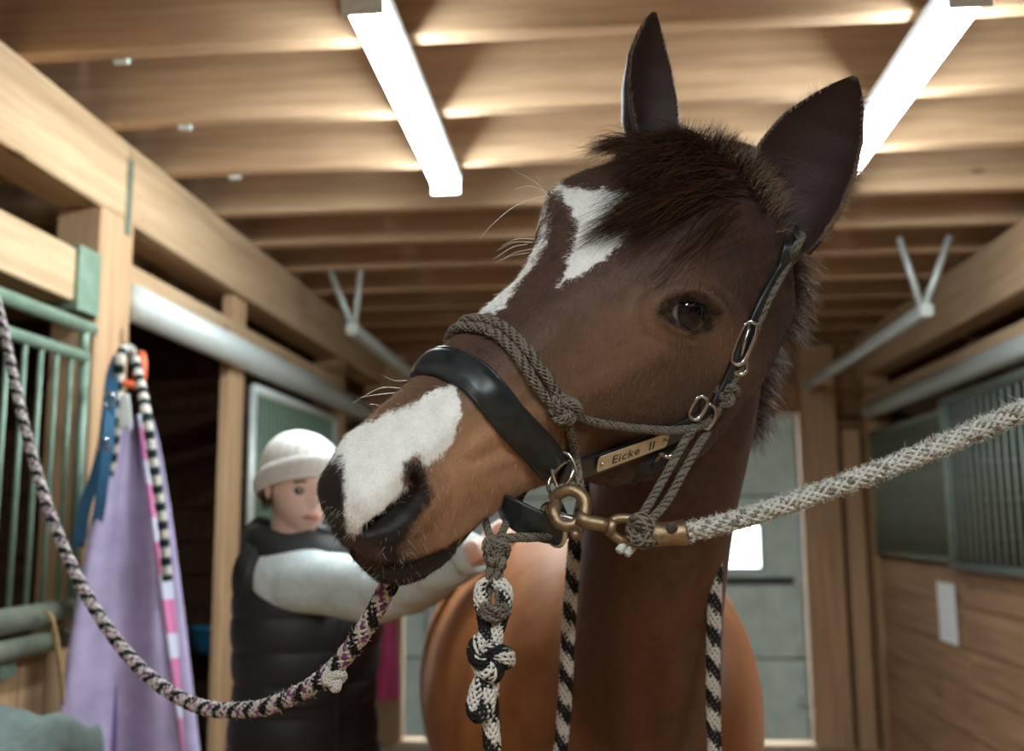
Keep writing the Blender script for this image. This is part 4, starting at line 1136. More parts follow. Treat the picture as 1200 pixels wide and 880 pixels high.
# throat cord with its pale sealed end
for dx, dy in ((-4, -2), (11, 5)):
    braid('throat_cord', [onh(818 + dx, 502 + dy, .02), at(806 + dx, 520 + dy, 1.075), at(790 + dx, 548 + dy, 1.05), at(772 + dx, 580 + dy, 1.02), at(756 + dx * .6, 604 + dy, .985), at(743, 622, .955), at(736, 634, .945)], .0040, grey, rh, 8, .03)
M['tip'] = plain('sealed_rope_end', srgb(196, 202, 198), .4)
for dx in (0, 9):
    tube('cord_end', [at(738 + dx, 630 + dx * .4, .945), at(725 + dx, 646 + dx * .4, .935)], [.0042, .004], M['tip'], rh, 10)

# ------------------------------------------------------------------ right cross tie: brass snap, ferrule, frayed rope
xr = empty('cross_tie_rope', at(780, 625, .93), 'frayed off-white cross tie rope with brass bull snap running right', 'rope')
def px_path(pts): return np.array([at(*p) for p in pts])
snap = tube('bull_snap', px_path([(652, 588, .965), (649, 600, .955), (655, 612, .95), (668, 616, .945), (681, 609, .945), (686, 595, .948), (681, 580, .952), (668, 574, .957), (656, 578, .962), (648, 585, .966)]),
            .0062, M['brass'], xr, 12, n=60)
tube('snap_gate', px_path([(641, 597, .962), (655, 604, .953), (672, 609, .947)]), .0042, M['chrome'], snap, 10, n=12)
tube('snap_barrel', px_path([(676, 606, .944), (690, 612, .943), (703, 614, .942), (714, 617, .941)]), [.0085, .0072, .0068, .0066], M['brass'], snap, 14)
tube('swivel_collar', px_path([(711, 616, .941), (713, 616.5, .941), (719, 618, .941), (721, 618.5, .941)]), [.0072, .0096, .0096, .0072], M['brass'], snap, 16)
rect_ring('swivel_eye', at(739, 622, .940), pxv(24, 6, .94), pxv(-3, 13, .94), .0048, M['brass'], snap, 2.3)
tube('thumb_stud', px_path([(672, 622, .938), (676, 630, .934)]), [.004, .0045], M['brass'], snap, 10)
def rope_grey(s, th, i, dr):
    return lin(212, 207, 198) if (i * 7 + int(s * 60)) % 5 else lin(136, 126, 114)
RX = spline(px_path([(752, 622, .935), (770, 624, .93), (800, 625, .925), (860, 610, .915), (930, 588, .905), (1000, 563, .895), (1070, 536, .885), (1140, 506, .875), (1200, 480, .867), (1300, 432, .855), (1500, 330, .84)]), 400)
end = RX[-1]; RX = spline(np.vstack([RX[::20], [end + (XR - end[0]) / 2 * np.array([1, .2, .16]), [XR + .0, end[1] + .2, end[2] + .32]]]), 700)
braid('rope', RX, .0078, rope_grey, xr, 8, .04, n_pts=800)
# fray: short pale fibres all along
n = 4200
ii = rng.integers(14, 230, n); TT = norm(np.gradient(RX, axis=0)); dd = rng.normal(size=(n, 3)); dd = norm(dd - (dd * TT[ii]).sum(1, keepdims=True) * TT[ii])
M['fray'] = hair_mat('rope_fray', srgb(206, 200, 190), srgb(252, 250, 246), .7)
ro = RX[ii] + dd * .0088 + rng.normal(size=(n, 3)) * .0006
dd2 = norm(dd + upc * .25)
fr = strands('fray', ro, dd2 * 1.0 + TT[ii] * .8 * rng.choice([-1, 1], n)[:, None], dd2 * .6 + TT[ii] * rng.choice([-1, 1], n)[:, None] * 1.2 + upc * .2, rng.uniform(.0022, .0062, n), M['fray'], xr, 4, .00030, .4)
fr['kind'] = 'stuff'
n = 60
ii = rng.integers(20, 230, n); dd = norm(rng.normal(size=(n, 3))); 
fr = strands('loose_fibre', RX[ii] + dd * .0092, dd, dd + upc * .5, rng.uniform(.008, .02, n), M['fray'], xr, 5, .00025, .8); fr['kind'] = 'stuff'
# wrapped rope end in front of the ferrule
braid('rope_eye', [at(764, 622, .925), at(752, 610, .922), at(744, 614, .93), at(744, 628, .93), at(754, 634, .925), at(766, 628, .92)], .0072, grey, xr, 8, .035)
fc_ = px_path([(761, 625.5, .928), (766, 626, .928), (778, 626, .926), (792, 625, .925), (803, 623.5, .924), (805, 623, .924)])
fer = tube('ferrule', fc_, [.0095, .0118, .0108, .0112, .0122, .0098], M['brass'], xr, 20, n=None)
bm = bmesh.new(); bmesh.ops.create_uvsphere(bm, u_segments=16, v_segments=10, radius=.0055)
for q in bm.verts: q.co.z *= .45
m2 = bpy.data.meshes.new('crimp'); bm.to_mesh(m2); bm.free(); m2.materials.append(M['engrave'])
o = bpy.data.objects.new('crimp', m2); link(o, fer); o.location = at(787, 618, .9135); o.rotation_mode = 'QUATERNION'; o.rotation_quaternion = Vector(to_cam).to_track_quat('Z', 'Y')
wp = empty('wall_ring', (XR, RX[-1][1], RX[-1][2]), 'steel tie ring on the right wall holding the frayed rope', 'tie ring')
V, F = ring_vf((XR + .005, RX[-1][1], RX[-1][2]), (0, .03, 0), (0, 0, .03), .005); obj('ring', V, F, M['galv'], wp)
box('ring_plate', XR + .006, XR + .022, RX[-1][1] - .03, RX[-1][1] + .03, RX[-1][2] - .01, RX[-1][2] + .06, M['galv'], wp)

# ------------------------------------------------------------------ left cross tie
LX = px_path([(-40, 250, 2.45), (-12, 330, 2.30), (4, 385, 2.18), (22, 470, 2.02), (48, 570, 1.88), (85, 665, 1.72), (130, 742, 1.58), (180, 797, 1.46), (235, 828, 1.34), (295, 831, 1.23), (345, 815, 1.15), (388, 786, 1.09), (420, 748, 1.05), (442, 712, 1.03), (460, 680, 1.02), (490, 640, 1.03), (530, 600, 1.06)])
lx = empty('cross_tie_rope', LX[0], 'purple, white and black cross tie rope sagging from the left wall', 'rope')
LXs = spline(LX, 900)
braid('rope', LXs, .0088, tri, lx, 8, .05, n_pts=900)
n = 1100; ii = rng.integers(300, 890, n); TT = norm(np.gradient(LXs, axis=0)); dd = norm(rng.normal(size=(n, 3)))
fr = strands('fray', LXs[ii] + dd * .0102, dd * .8 + TT[ii] * .5, dd * .6 + TT[ii], rng.uniform(.003, .009, n), M['fray'], lx, 3, .0003, .5); fr['kind'] = 'stuff'
knot('end_knot', at(392, 796, 1.075), .010, .010, .004, .004, lambda s, th, i, dr: WHT, lx)

# ------------------------------------------------------------------ lead rope with knot
le = empty('lead_rope', at(578, 690, .95), 'black and white lead rope knotted below the rope halter', 'rope')
for sx in (-1, 1):
    braid('loop', [at(578 + sx * 2, 684, .955), at(578 + sx * 12, 688, .950), at(578 + sx * 15, 700, .948), at(578 + sx * 11, 718, .946), at(576 + sx * 7, 736, .944), at(576 + sx * 4, 752, .942)], .0066, zebra, le, 8, .045)
knot('knot', at(574, 770, .94), .018, .014, .007, .0072, zebra, le, .5)
knot('knot', at(574, 772, .938), .014, .017, .006, .0068, zebra, le, 2.2)
braid('tail', [at(570, 785, .94), at(562, 803, .94), at(556, 822, .94), at(556, 834, .938), at(563, 838, .934), at(570, 828, .936), at(574, 806, .938)], .0072, zebra, le, 8, .045)
braid('rope', [at(576, 784, .942), at(574, 815, .943), at(575, 850, .944), at(578, 890, .945), at(580, 960, .95), at(578, 1060, .97), at(570, 1200, 1.0)], .0076, zebra, le, 8, .05)
# ------------------------------------------------------------------ rope laid over the neck, both ends hanging
NRP = []
for a in np.linspace(0, 1, 9):
    pass
ne = empty('neck_rope', at(665, 700, 1.42), 'black and white rope draped over the neck with both ends hanging', 'rope')
left_ = px_path([(655, 900, 1.36), (662, 820, 1.36), (666, 740, 1.36), (671, 670, 1.36), (676, 620, 1.37), (690, 560, 1.42)])
right_ = px_path([(815, 480, 1.52), (838, 560, 1.42), (840, 620, 1.34), (838, 680, 1.33), (836, 760, 1.33), (836, 840, 1.33), (838, 900, 1.33)])
over = [at(700, 490, 1.58), at(740, 440, 1.68), at(785, 430, 1.62)]
low_l = px_path([(640, 1150, 1.4), (648, 1000, 1.37)]); low_r = px_path([(838, 1000, 1.34), (836, 1150, 1.36)])
braid('rope', np.vstack([low_l, left_, over, right_, low_r]), .0086, barber, ne, 8, .055, n_pts=900)
# ================================================================== PERSON
M['skin'] = plain('skin', srgb(236, 194, 176), .5, 0, .06, 40)
M['sleeve'] = plain('grey_fleece', srgb(208, 216, 218), .95, 0, .10, 60, .4, .15)
M['vest'] = plain('black_quilt', srgb(34, 33, 36), .55, 0, .2, 30, .2)
M['hat'] = plain('white_knit', srgb(228, 222, 216), .95, 0, .1, 160, .6)
M['jeans'] = plain('dark_breeches', srgb(38, 40, 50), .85, 0, .2, 80, .2)
M['boot'] = plain('boot_leather', srgb(40, 30, 26), .5, 0, .2, 40)
M['hair'] = hair_mat('brown_hair', srgb(70, 46, 32), srgb(120, 84, 58))
PH = at(352, 572, 2.38)                                     # middle of the head
pf = norm(np.array([.62, -.78, 0])); pl_ = np.array([-pf[1], pf[0], 0]); pu = np.array([0, 0, 1.0])
hf_ = norm(pf - .16 * pu); hu_ = norm(pu - (pu @ hf_) * hf_)  # the head bows a little
def hp(x, y, z): return PH + hf_ * x + pl_ * y + hu_ * z
# head as a shaped ellipsoid with brow, nose, lips, chin
bm = bmesh.new(); bmesh.ops.create_uvsphere(bm, u_segments=96, v_segments=72, radius=1.0)
hvv = np.array([q.co[:] for q in bm.verts]); hff = [[q.index for q in f.verts] for f in bm.faces]; bm.free()
x, y, z = hvv[:, 0], hvv[:, 1], hvv[:, 2]
X = x * .097; Y = y * .076; Z = z * .118
low = np.clip(-z, 0, 1); Y = Y * (1 - .28 * low ** 1.5); X = np.where(x > 0, X * (1 - .06 * low), X * (1 - .30 * low))
g3 = lambda cy, cz, sy, sz: np.exp(-.5 * (((Y - cy) / sy) ** 2 + ((Z - cz) / sz) ** 2)) * (x > 0)
X = X + .020 * g3(0, -.022, .010, .013) + .009 * g3(0, .004, .008, .022) + .006 * g3(0, .020, .05, .010)
X = X - .010 * (g3(.032, .005, .015, .010) + g3(-.032, .005, .015, .010)) + .007 * g3(0, -.055, .020, .008) - .004 * g3(0, -.059, .018, .0022) + .010 * g3(0, -.093, .020, .014)
X = X + .004 * (g3(.04, -.03, .02, .02) + g3(-.04, -.03, .02, .02))
HV = np.array([hp(a, b, c) for a, b, c in zip(X, Y, Z)])
chest = PH + np.array([-.035, .02, -.30]); hip = PH + np.array([.01, .04, -.74]); hip[2] = .92
parts_ = [(HV, hff)]
parts_.append(loft_vf(ellip_loft([PH + (-.012, .008, -.03), PH + (-.02, .01, -.12), PH + (-.03, .015, -.20)], [.052, .052, .07], [.058, .056, .07], pl_, 14, 28)))
sh = np.array([PH[0] + .015, PH[1] + .03, PH[2] - .19])
parts_.append(loft_vf(ellip_loft([sh + (0, 0, .03), sh + (0, 0, -.02), sh + (.005, 0, -.12), sh + (.0, 0, -.30), hip + (0, 0, .10), hip + (0, 0, -.02)], [.06, .165, .17, .14, .165, .15], [.05, .085, .105, .10, .12, .11], pl_, 30, 40)))
for s in (-1, 1):
    h0 = hip + pl_ * s * .085
    parts_.append(loft_vf(ellip_loft([h0 + (0, 0, .04), h0 + (0, 0, -.12), (h0[0] + pf[0] * .02, h0[1] + pf[1] * .02, .48), (h0[0], h0[1], .30), (h0[0] - pf[0] * .02, h0[1], .08), (h0[0], h0[1], .02)], [.085, .085, .056, .056, .04, .05], [.095, .09, .06, .06, .045, .07], pl_, 26, 24)))
# near arm reaches across to the horse's shoulder; far arm follows lower
S1 = at(322, 676, 2.31); E1 = at(450, 692, 2.12); W1_ = at(552, 650, 1.98)
S2 = sh + pl_ * .14 + np.array([0, 0, -.05]); E2 = at(470, 690, 2.38); W2_ = at(575, 650, 2.22)
arms = [(S1, E1, W1_), (S2, E2, W2_)]
def hand(W, d, side, palm):
    """palm, four fingers of unequal length bent at the knuckles, thumb from the side of the palm"""
    d = norm(d); palm = norm(palm - (palm @ d) * d); sd = np.cross(d, palm) * side; out = []
    out.append(loft_vf(ellip_loft([W - d * .03, W, W + d * .035, W + d * .075, W + d * .092], [.024, .027, .037, .041, .032], [.019, .016, .015, .013, .009], sd, 16, 24)))
    for i, (o_, L) in enumerate(((-.030, .062), (-.010, .074), (.010, .071), (.029, .055))):
        b = W + d * .082 + sd * o_; k1 = b + d * L * .42 + palm * .004; k2 = k1 + d * L * .32 + palm * .012; k3 = k2 + d * L * .2 + palm * .016
        P = spline([b - d * .02, b, k1, k2, k3], 16); out.append(tube_vf(P, np.interp(np.linspace(0, 1, 16), [0, .8, 1], [.0092, .0078, .004]), 12))
    b = W + d * .025 - sd * .030; P = spline([b + sd * .012, b, b + d * .028 - sd * .022 + palm * .006, b + d * .055 - sd * .026 + palm * .014], 14)
    out.append(tube_vf(P, np.interp(np.linspace(0, 1, 14), [0, .8, 1], [.012, .009, .005]), 12))
    return out
for (S, E_, W) in arms:
    parts_.append(loft_vf(ellip_loft([S - norm(E_ - S) * .03, S, (S + E_) / 2, E_, (E_ + W) / 2, W], [.03, .045, .042, .036, .034, .024], [.03, .045, .042, .036, .032, .02], pu, 26, 22)))
parts_ += hand(W1_ + norm(W1_ - E1) * .02, np.array([.45, .85, .05]), 1, norm(np.array([.8, -.4, -.2])))
parts_ += hand(W2_ + norm(W2_ - E2) * .02, np.array([.45, .85, -.1]), -1, norm(np.array([.8, -.4, -.2])))
person = temp(*parts_[0]); person.name = 'person'
oth = [temp(*q) for q in parts_[1:]]
for q in oth:
    md_ = person.modifiers.new('u', 'BOOLEAN'); md_.operation = 'UNION'; md_.solver = 'MANIFOLD'; md_.object = q
applied(person)
for q in oth: bpy.data.objects.remove(q)
person.data.materials.clear(); person.data.materials.append(M['skin']); person.data.name = 'person'
person.data.polygons.foreach_set('use_smooth', np.ones(len(person.data.polygons), bool))
tag(person, 'person in white knit hat and black quilted vest grooming the horse with outstretched arm', 'person')
# face details
for s in (-1, 1):
    ec = hp(.079, s * .032, .004)
    bm = bmesh.new(); bmesh.ops.create_uvsphere(bm, u_segments=16, v_segments=10, radius=.0125); m2 = bpy.data.meshes.new('eye'); bm.to_mesh(m2); bm.free()
    m2.materials.append(plain('person_eye', srgb(60, 44, 36), .15)); o = bpy.data.objects.new('eye', m2); link(o, person); o.location = ec - hf_ * .004
    tube('eyebrow', [hp(.090, s * .016, .022), hp(.091, s * .032, .027), hp(.082, s * .050, .023)], .0026, M['hair'], person, 6, n=10)
    V, F = loft_vf(ellip_loft([hp(-.005, s * .074, -.028), hp(0, s * .079, -.012), hp(.0, s * .081, .008), hp(-.004, s * .076, .022)], [.006, .012, .014, .006], [.004, .007, .008, .004], hf_, 12, 14)); obj('ear', V, F, M['skin'], person)
k = NT('lips'); k.set(Base_Color=srgb(186, 112, 104), Roughness=.45)
V, F = loft_vf(ellip_loft([hp(.084, -.023, -.058), hp(.094, -.010, -.056), hp(.096, 0, -.057), hp(.094, .010, -.056), hp(.084, .023, -.058)], [.001, .006, .007, .006, .001], [.001, .0035, .004, .0035, .001], hu_, 16, 12)); obj('lips', V, F, k.m, person)
# hair at the temples and nape
n = 900; a = rng.uniform(-2.6, 2.6, n); a = np.where(np.abs(a) < .95, a + np.sign(a) * 1.2, a)
ro = np.array([hp(math.cos(q) * .085, math.sin(q) * .074, .02) for q in a])
strands('hair', ro, -hu_ * 1.0 - hf_ * .3, -hu_ - hf_ * .4, .075, M['hair'], person, 6, .0006, .12)
# knitted hat with turned-up rim
R = []
for t in np.linspace(0, 1, 30):
    zz = .012 + t * .124; rr = math.sqrt(max(0, 1 - (t ** 3.0) * .985)) * 1.0
    rib = 1 + .018 * np.sin(np.linspace(0, 2 * np.pi, 96, endpoint=False) * 24) * (1 - t)
    R.append([hp(math.cos(q) * .111 * rr * w - .012 - t * .016, math.sin(q) * .093 * rr * w, zz + .042 * math.cos(q) * (1 - t)) for q, w in zip(np.linspace(0, 2 * np.pi, 96, endpoint=False), rib)])
hat = obj('knit_hat', *loft_vf(np.array(R)), M['hat'], person)
R = []
for q in np.linspace(0, 2 * np.pi, 64, endpoint=False):
    c = np.array([math.cos(q) * .112 - .012, math.sin(q) * .094, .018 + .046 * math.cos(q)])
    w = 1 + .25 * math.sin(q * 26)
    R.append([hp(c[0] + math.cos(q) * .010 * w * math.cos(b), c[1] + math.sin(q) * .010 * w * math.cos(b), c[2] + .027 * math.sin(b)) for b in np.linspace(0, 2 * np.pi, 14, endpoint=False)])
R.append(R[0]); obj('hat_rim', *loft_vf(np.array(R), False), M['hat'], hat)
bm = bmesh.new(); bmesh.ops.create_icosphere(bm, subdivisions=4, radius=.017)
for q in bm.verts: q.co *= 1 + .18 * math.sin(q.co.x * 900) * math.sin(q.co.y * 900) * math.cos(q.co.z * 800)
m2 = bpy.data.meshes.new('bobble'); bm.to_mesh(m2); bm.free(); m2.materials.append(M['hat']); o = bpy.data.objects.new('bobble', m2); link(o, hat); o.location = hp(-.09, .03, .10)
# quilted vest and its standing collar
n, m = 120, 72
D_ = spline(np.array([[*(sh + (0, 0, .045)), .075, .075], [*(sh + (0, 0, .0)), .155, .110], [*(sh + (.005, 0, -.10)), .180, .135], [*(sh + (0, 0, -.28)), .165, .140], [*(hip + (0, 0, .16)), .168, .145], [*(hip + (0, 0, .0)), .18, .155]]), n)
P = D_[:, :3]; a = np.linspace(0, 2 * np.pi, m, endpoint=False); R = []
cum = np.linspace(0, 1, n)
for i in range(n):
    q = .006 * abs(math.sin(cum[i] * math.pi * 7)) ** .6
    R.append(P[i] + ((D_[i, 3] + q) * np.cos(a))[:, None] * pl_ + ((D_[i, 4] + q) * np.sin(a))[:, None] * pf)
vest = obj('vest', *loft_vf(np.array(R)), M['vest'], person)
R = []
cc = PH + np.array([-.012, .012, -.178])
for rr, zz in ((.085, -.06), (.112, -.02), (.122, .03), (.116, .075), (.100, .090), (.088, .075), (.082, .02), (.075, -.05)):
    R.append([cc + pl_ * math.cos(q) * rr * 1.05 + pf * math.sin(q) * rr * 1.08 + pu * (zz + .018 * math.sin(q + 3.4) + .006 * math.sin(5 * q)) for q in a])
obj('collar', *loft_vf(np.array(R), False), M['vest'], vest)
tube('zip', [sh + pf * .155 + (0, 0, -.02), sh + pf * .175 + (.005, 0, -.12), sh + pf * .18 + (0, 0, -.3), hip + pf * .185 + (0, 0, .05)], .003, M['vest'], vest, 6, n=30)
# sleeves with folds
for (S, E_, W) in arms:
    n = 90; D_ = spline(np.array([[*(S - norm(E_ - S) * .05), .05, .0], [*S, .078, 0], [*((S + E_) / 2), .070, 0], [*E_, .064, 0], [*((E_ + W) / 2), .055, 0], [*W, .040, 0]]), n)
    T_, N_, B_2 = frames(D_[:, :3]); a = np.linspace(0, 2 * np.pi, 40, endpoint=False); t = np.linspace(0, 1, n)
    r = D_[:, 3][:, None] * (1 + .075 * np.abs(np.sin(t[:, None] * 21 + 1.5 * np.sin(a[None]) + 1.1 * np.sin(t[:, None] * 9))) + .05 * np.sin(t[:, None] * 15 + a[None] * 2) - .04)
    R = D_[:, None, :3] + r[..., None] * (np.cos(a)[None, :, None] * N_[:, None] + np.sin(a)[None, :, None] * B_2[:, None])
    sl = obj('sleeve', *loft_vf(R), M['sleeve'], person)
    su = norm((S + E_) / 2 - S); tube('armhole', [S - su * .05, S - su * .035, S + su * .0, S + su * .015], [.085, .098, .094, .080], M['vest'], vest, 28)
    cu = norm(W - E_); tube('cuff', [W - cu * .02, W - cu * .018, W + cu * .012, W + cu * .015], [.036, .043, .042, .035], M['sleeve'], sl, 24)
# breeches and boots
for s in (-1, 1):
    h0 = hip + pl_ * s * .085
    obj('trouser_leg', *loft_vf(ellip_loft([h0 + (0, 0, .06), h0 + (0, 0, -.12), (h0[0] + pf[0] * .02, h0[1] + pf[1] * .02, .48), (h0[0], h0[1], .36)], [.10, .098, .068, .066], [.115, .105, .072, .07], pl_, 22, 28)), M['jeans'], person)
    bt = obj('boot', *loft_vf(ellip_loft([(h0[0], h0[1], .42), (h0[0], h0[1], .40), (h0[0], h0[1], .25), (h0[0] - pf[0] * .02, h0[1] - pf[1] * .02, .10), (h0[0], h0[1], .03), (h0[0], h0[1], .0)], [.06, .074, .068, .052, .056, .056], [.06, .076, .07, .06, .075, .08], pl_, 24, 28)), M['boot'], person)
    f0 = np.array([h0[0], h0[1], 0]); obj('boot_toe', *loft_vf(ellip_loft([f0 + (0, 0, .05), f0 + pf * .06 + (0, 0, .05), f0 + pf * .13 + (0, 0, .035), f0 + pf * .17 + (0, 0, .028)], [.045, .05, .046, .02], [.05, .05, .035, .02], pl_, 16, 24)), M['boot'], bt)

# ================================================================== THINGS AROUND
# orange hook on the post with what hangs from it
hk = on_x(164, 434, XL + .07)
M['orange'] = plain('orange_plastic', srgb(228, 104, 66), .45, 0, .08, 30)
oh = empty('coat_hook', (XL + .002, hk[1], hk[2]), 'bright orange ring hook on the near left post', 'hook')
a = np.linspace(0, 2 * np.pi, 40, endpoint=False)
V, F = tube_vf(hk + np.cos(a)[:, None] * np.array([.022, -.022, 0]) + np.sin(a)[:, None] * np.array([0, 0, .052]), .0115, 12, cap=False, closed=True, up=(1, 1, 0)); obj('ring', V, F, M['orange'], oh)
tube('stem', [(XL + .001, hk[1] - .02, hk[2] - .035), (XL + .04, hk[1] - .02, hk[2] - .045), (XL + .07, hk[1], hk[2] - .05)], .012, M['orange'], oh, 10, n=12)
box('back_plate', XL + .001, XL + .012, hk[1] - .05, hk[1] + .01, hk[2] - .07, hk[2] + .04, M['orange'], oh)
# purple rug, gathered at the top, folds opening downwards
def cloth(name, top, bot_c, w0, w1, z1, folds, amp, matfn, label, cat, dirv, outv, parent=None, n=70, m=90, thick=.006, u_rng=(0, 1), amp0=.3, sag=.0, power=.75):
    t = np.linspace(0, 1, n)[:, None]; s = np.linspace(u_rng[0], u_rng[1], m)[None]
    c = np.asarray(top)[None, None] * (1 - t[..., None]) + np.asarray(bot_c)[None, None] * t[..., None]
    w = w0 + (w1 - w0) * t ** power
    ph = s * folds * 2 * np.pi
    fold = amp * (amp0 + (1 - amp0) * t) * (np.sin(ph + .8 * np.sin(t * 3)) + .35 * np.sin(2.3 * ph + 2 * t))
    P = c + ((s - .5) * w)[..., None] * np.asarray(dirv) + (fold + thick)[..., None] * np.asarray(outv)
    P[..., 2] += -(np.abs(s - .5) ** 2 * sag) * (1 - t)
    Q = P - thick * np.asarray(outv)
    grid = np.concatenate([P, Q[:, ::-1]], 1)
    return loft_vf(grid)
M['purple'] = plain('lilac_rug', srgb(170, 156, 190), .7, 0, .14, 14, .2)
k = NT('check_trim'); v = k.coord(); sp = k.n('ShaderNodeSeparateXYZ'); k.l(v, sp.inputs[0])
fz = k.math('FRACT', k.math('MULTIPLY', sp.outputs[2], 6.2)); k.set(Base_Color=k.mix(k.math('GREATER_THAN', fz, .42), srgb(206, 204, 226), srgb(208, 120, 168)), Roughness=.8); M['check'] = k.m
rt = at(157, 486, 2.86); rb = at(160, 960, 2.86)
dv = norm(np.array([.80, -.60, 0])); ov = norm(np.array([.60, .80, 0])) * -1
dv = norm(np.array([.85, .52, 0])); ov = norm(np.array([.52, -.85, 0]))
rug = empty('horse_rug', rt, 'lilac purple horse rug with pink checked edge hanging from the orange hook', 'horse rug')
rb = np.array([rt[0] + .03, rt[1], .62])
obj('rug_cloth', *cloth('rug', rt, rb, .09, .44, 0, 1.35, .040, None, '', '', dv, ov), M['purple'], rug)
obj('check_edge', *cloth('edge', rt + ov * .012 + dv * .02, rb + ov * .03 + dv * .205, .025, .055, 0, .6, .008, None, '', '', dv, ov, m=16), M['check'], rug)
obj('back_fold', *cloth('fold', rt - ov * .02 - dv * .01, rb - ov * .06 + (0, 0, .05), .05, .40, 0, 3.1, .03, None, '', '', dv, ov), plain('purple_lining', srgb(104, 78, 132), .8), rug)
# rope and blue halter on the same hook
hr = empty('hanging_lead', at(145, 410, 2.80), 'black and white lead rope looped over the orange hook', 'rope')
braid('rope', px_path([(118, 610, 2.82), (126, 565, 2.80), (134, 515, 2.79), (138, 450, 2.78), (141, 420, 2.77), (147, 408, 2.84), (156, 416, 2.93), (166, 456, 2.86), (172, 490, 2.79), (180, 545, 2.78), (190, 610, 2.78), (196, 680, 2.78)]), .0125, lambda s, th, i, dr: WHT if ((s / .05) % 1) < .5 else lin(20, 42, 44), hr, 8, .08)
M['blue'] = plain('blue_webbing', srgb(52, 104, 142), .6, 0, .15, 60)
bh = empty('blue_halter', at(128, 480, 2.78), 'blue webbing halter hanging beside the lilac rug', 'halter')
def web(name, pts, w, mat, par, nrm_v):
    P = spline(px_path(pts), 40); return obj(name, *band_vf(P, np.repeat(norm(nrm_v)[None], 40, 0), w, .004), mat, par)
web('strap', [(140, 418, 2.775), (132, 440, 2.765), (127, 480, 2.76), (122, 520, 2.75), (112, 560, 2.75), (100, 592, 2.75), (92, 640, 2.76)], .034, M['blue'], bh, np.array([.35, -.9, 0]))
web('strap', [(130, 470, 2.77), (126, 520, 2.74), (120, 570, 2.74), (116, 600, 2.75), (108, 630, 2.76)], .03, M['blue'], bh, np.array([.5, -.8, 0]))
for q in ((127, 468), (121, 521)):
    rect_ring('snap', at(*q, 2.735), pxv(5, 0, 2.75), pxv(0, 8, 2.75), .004, M['chrome'], bh, 3)
k = NT('tag_white'); k.set(Base_Color=srgb(236, 240, 240), Roughness=.6)
tg = obj('hang_tag', *cloth('tag', at(147, 462, 2.76), at(147, 503, 2.76), .022, .038, 0, .3, .003, None, '', '', right, to_cam, n=20, m=16, thick=.003), k.m, None)
tag(tg, 'small white tag hanging at the top of the lilac rug', 'tag')
# twine loop on the lower rail
tube_o = tube('baling_twine', px_path([(52, 716, 2.60), (60, 722, 2.58), (66, 745, 2.58), (72, 790, 2.58), (74, 825, 2.585), (70, 790, 2.60), (62, 735, 2.605)]), .0045, plain('twine', srgb(164, 132, 88), .9), None, 6, n=60)
tube_o.name = 'twine'; tube_o.parent = bpy.data.objects['stall_grille']; tube_o.matrix_parent_inverse = Matrix.Translation(bpy.data.objects['stall_grille'].location).inverted()
box('latch', XL + .012, XL + .02, 2.46, 2.53, 1.115, 1.165, M['green'], bpy.data.objects['stall_grille'], .002)
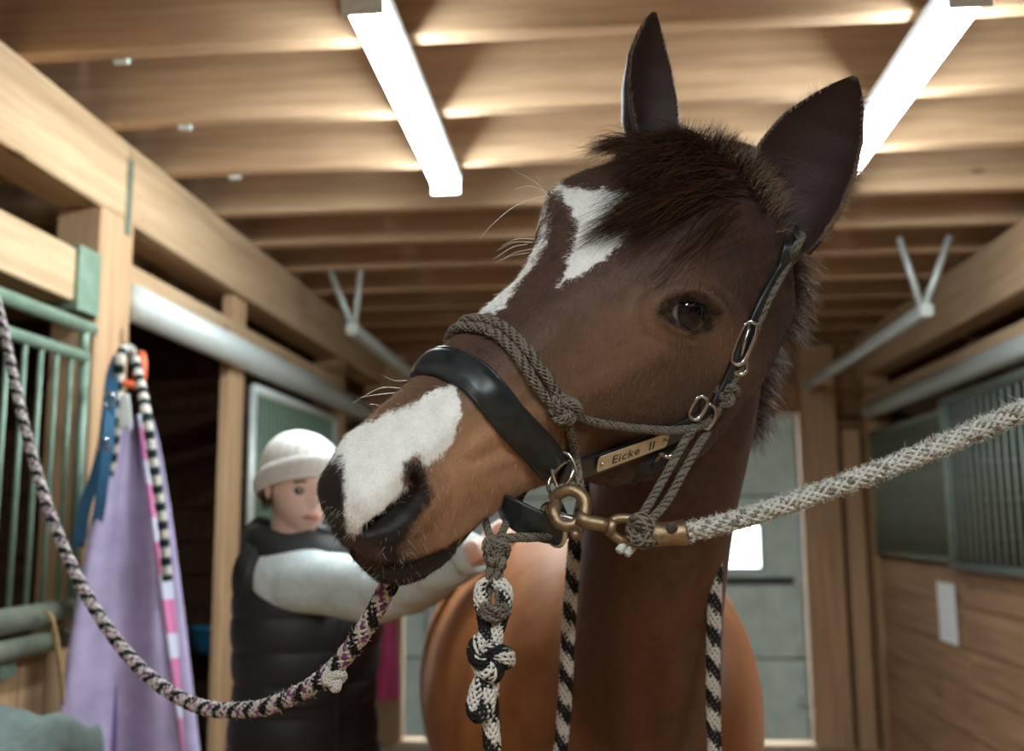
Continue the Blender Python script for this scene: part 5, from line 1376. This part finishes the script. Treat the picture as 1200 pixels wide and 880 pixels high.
# grey-green folded blanket on a trunk in the near corner
tk = empty('tack_trunk', (XL + .25, 2.02, 0), 'low wooden tack trunk standing below the near left grille', 'trunk')
box('body', XL + .03, XL + .40, 1.75, 2.45, 0, .86, M['plank_y'], tk); box('lid', XL + .02, XL + .41, 1.74, 2.46, .862, .90, M['plank_y'], tk)
M['blanket'] = plain('grey_green_cloth', srgb(104, 116, 112), .9, 0, .25, 18, .4)
R = []
for t in np.linspace(0, 1, 46):
    yy = 1.80 + .58 * t; e = (1 - abs(2 * t - 1) ** 5)
    R.append([(XL + .215 + (.165 + .012 * math.sin(9 * t + 2 * q)) * e ** .3 * np.sign(math.cos(q)) * abs(math.cos(q)) ** .6, yy, .902 + .085 * e ** .4 * (1 + np.sign(math.sin(q)) * abs(math.sin(q)) ** .5) * (1 + .14 * math.sin(7 * q + 5 * t) + .12 * math.sin(14 * t))) for q in np.linspace(0, 2 * np.pi, 56, endpoint=False)])
bl = obj('folded_blanket', *loft_vf(np.array(R)), M['blanket'], None); tag(bl, 'crumpled grey-green blanket in the lower left corner', 'blanket')
# blue feed bowl in the dark stall
R = []
fb = at(245, 742, 5.75)
for rr, zz in ((.02, -.12), (.07, -.11), (.10, -.05), (.12, .03), (.128, .035), (.118, .03), (.095, -.04), (.05, -.09), (.01, -.095)):
    R.append([(fb[0] + rr * math.cos(q), fb[1] + rr * math.sin(q) * .9, fb[2] + zz) for q in np.linspace(0, 2 * np.pi, 36, endpoint=False)])
fo = empty('feed_bowl', fb, 'blue plastic feed bowl inside the dark stall', 'bowl')
obj('bowl', *loft_vf(np.array(R)), plain('blue_plastic', srgb(40, 140, 190), .4), fo)
box('bracket', fb[0] - .04, fb[0] + .04, fb[1] + .09, 5.945, fb[2] - .06, fb[2] + .03, M['galv'], fo)
# jackets on pegs by the back jamb
for (px, y_, w, c, lab, z1) in ((447, 6.35, .17, (150, 44, 84), 'dark pink jacket hanging behind the person', .40), (432, 6.55, .16, (70, 100, 140), 'blue jacket hanging behind the dark pink one', .45)):
    r_ = ray(px, 700); p = CPOS + r_ * (y_ / r_[1]); p[0] = max(p[0], XL + .07)
    j = empty('hanging_jacket', (p[0], y_, 1.55), lab, 'jacket')
    jm_ = plain('jacket_cloth', srgb(*c), .75, 0, .15, 20)
    tp = np.array([p[0], y_, 1.55]); bt_ = np.array([p[0], y_, z1])
    obj('body', *cloth('j', tp, bt_, .05, w * 1.5, 0, 1.6, .03, None, '', '', np.array([.9, .43, 0]), np.array([.43, -.9, 0]), power=.35), jm_, j)
    obj('sleeve', *loft_vf(ellip_loft([tp + (.05, -.05, -.06), tp + (.08, -.06, -.3), tp + (.075, -.06, -.62)], [.03, .05, .04], [.03, .045, .04], np.array([1, 0, 0]), 20, 20)), jm_, j)
    box('peg', p[0] - .012, p[0] + .012, y_ - .01, y_ + .05, 1.54, 1.565, M['wood_y'], j)
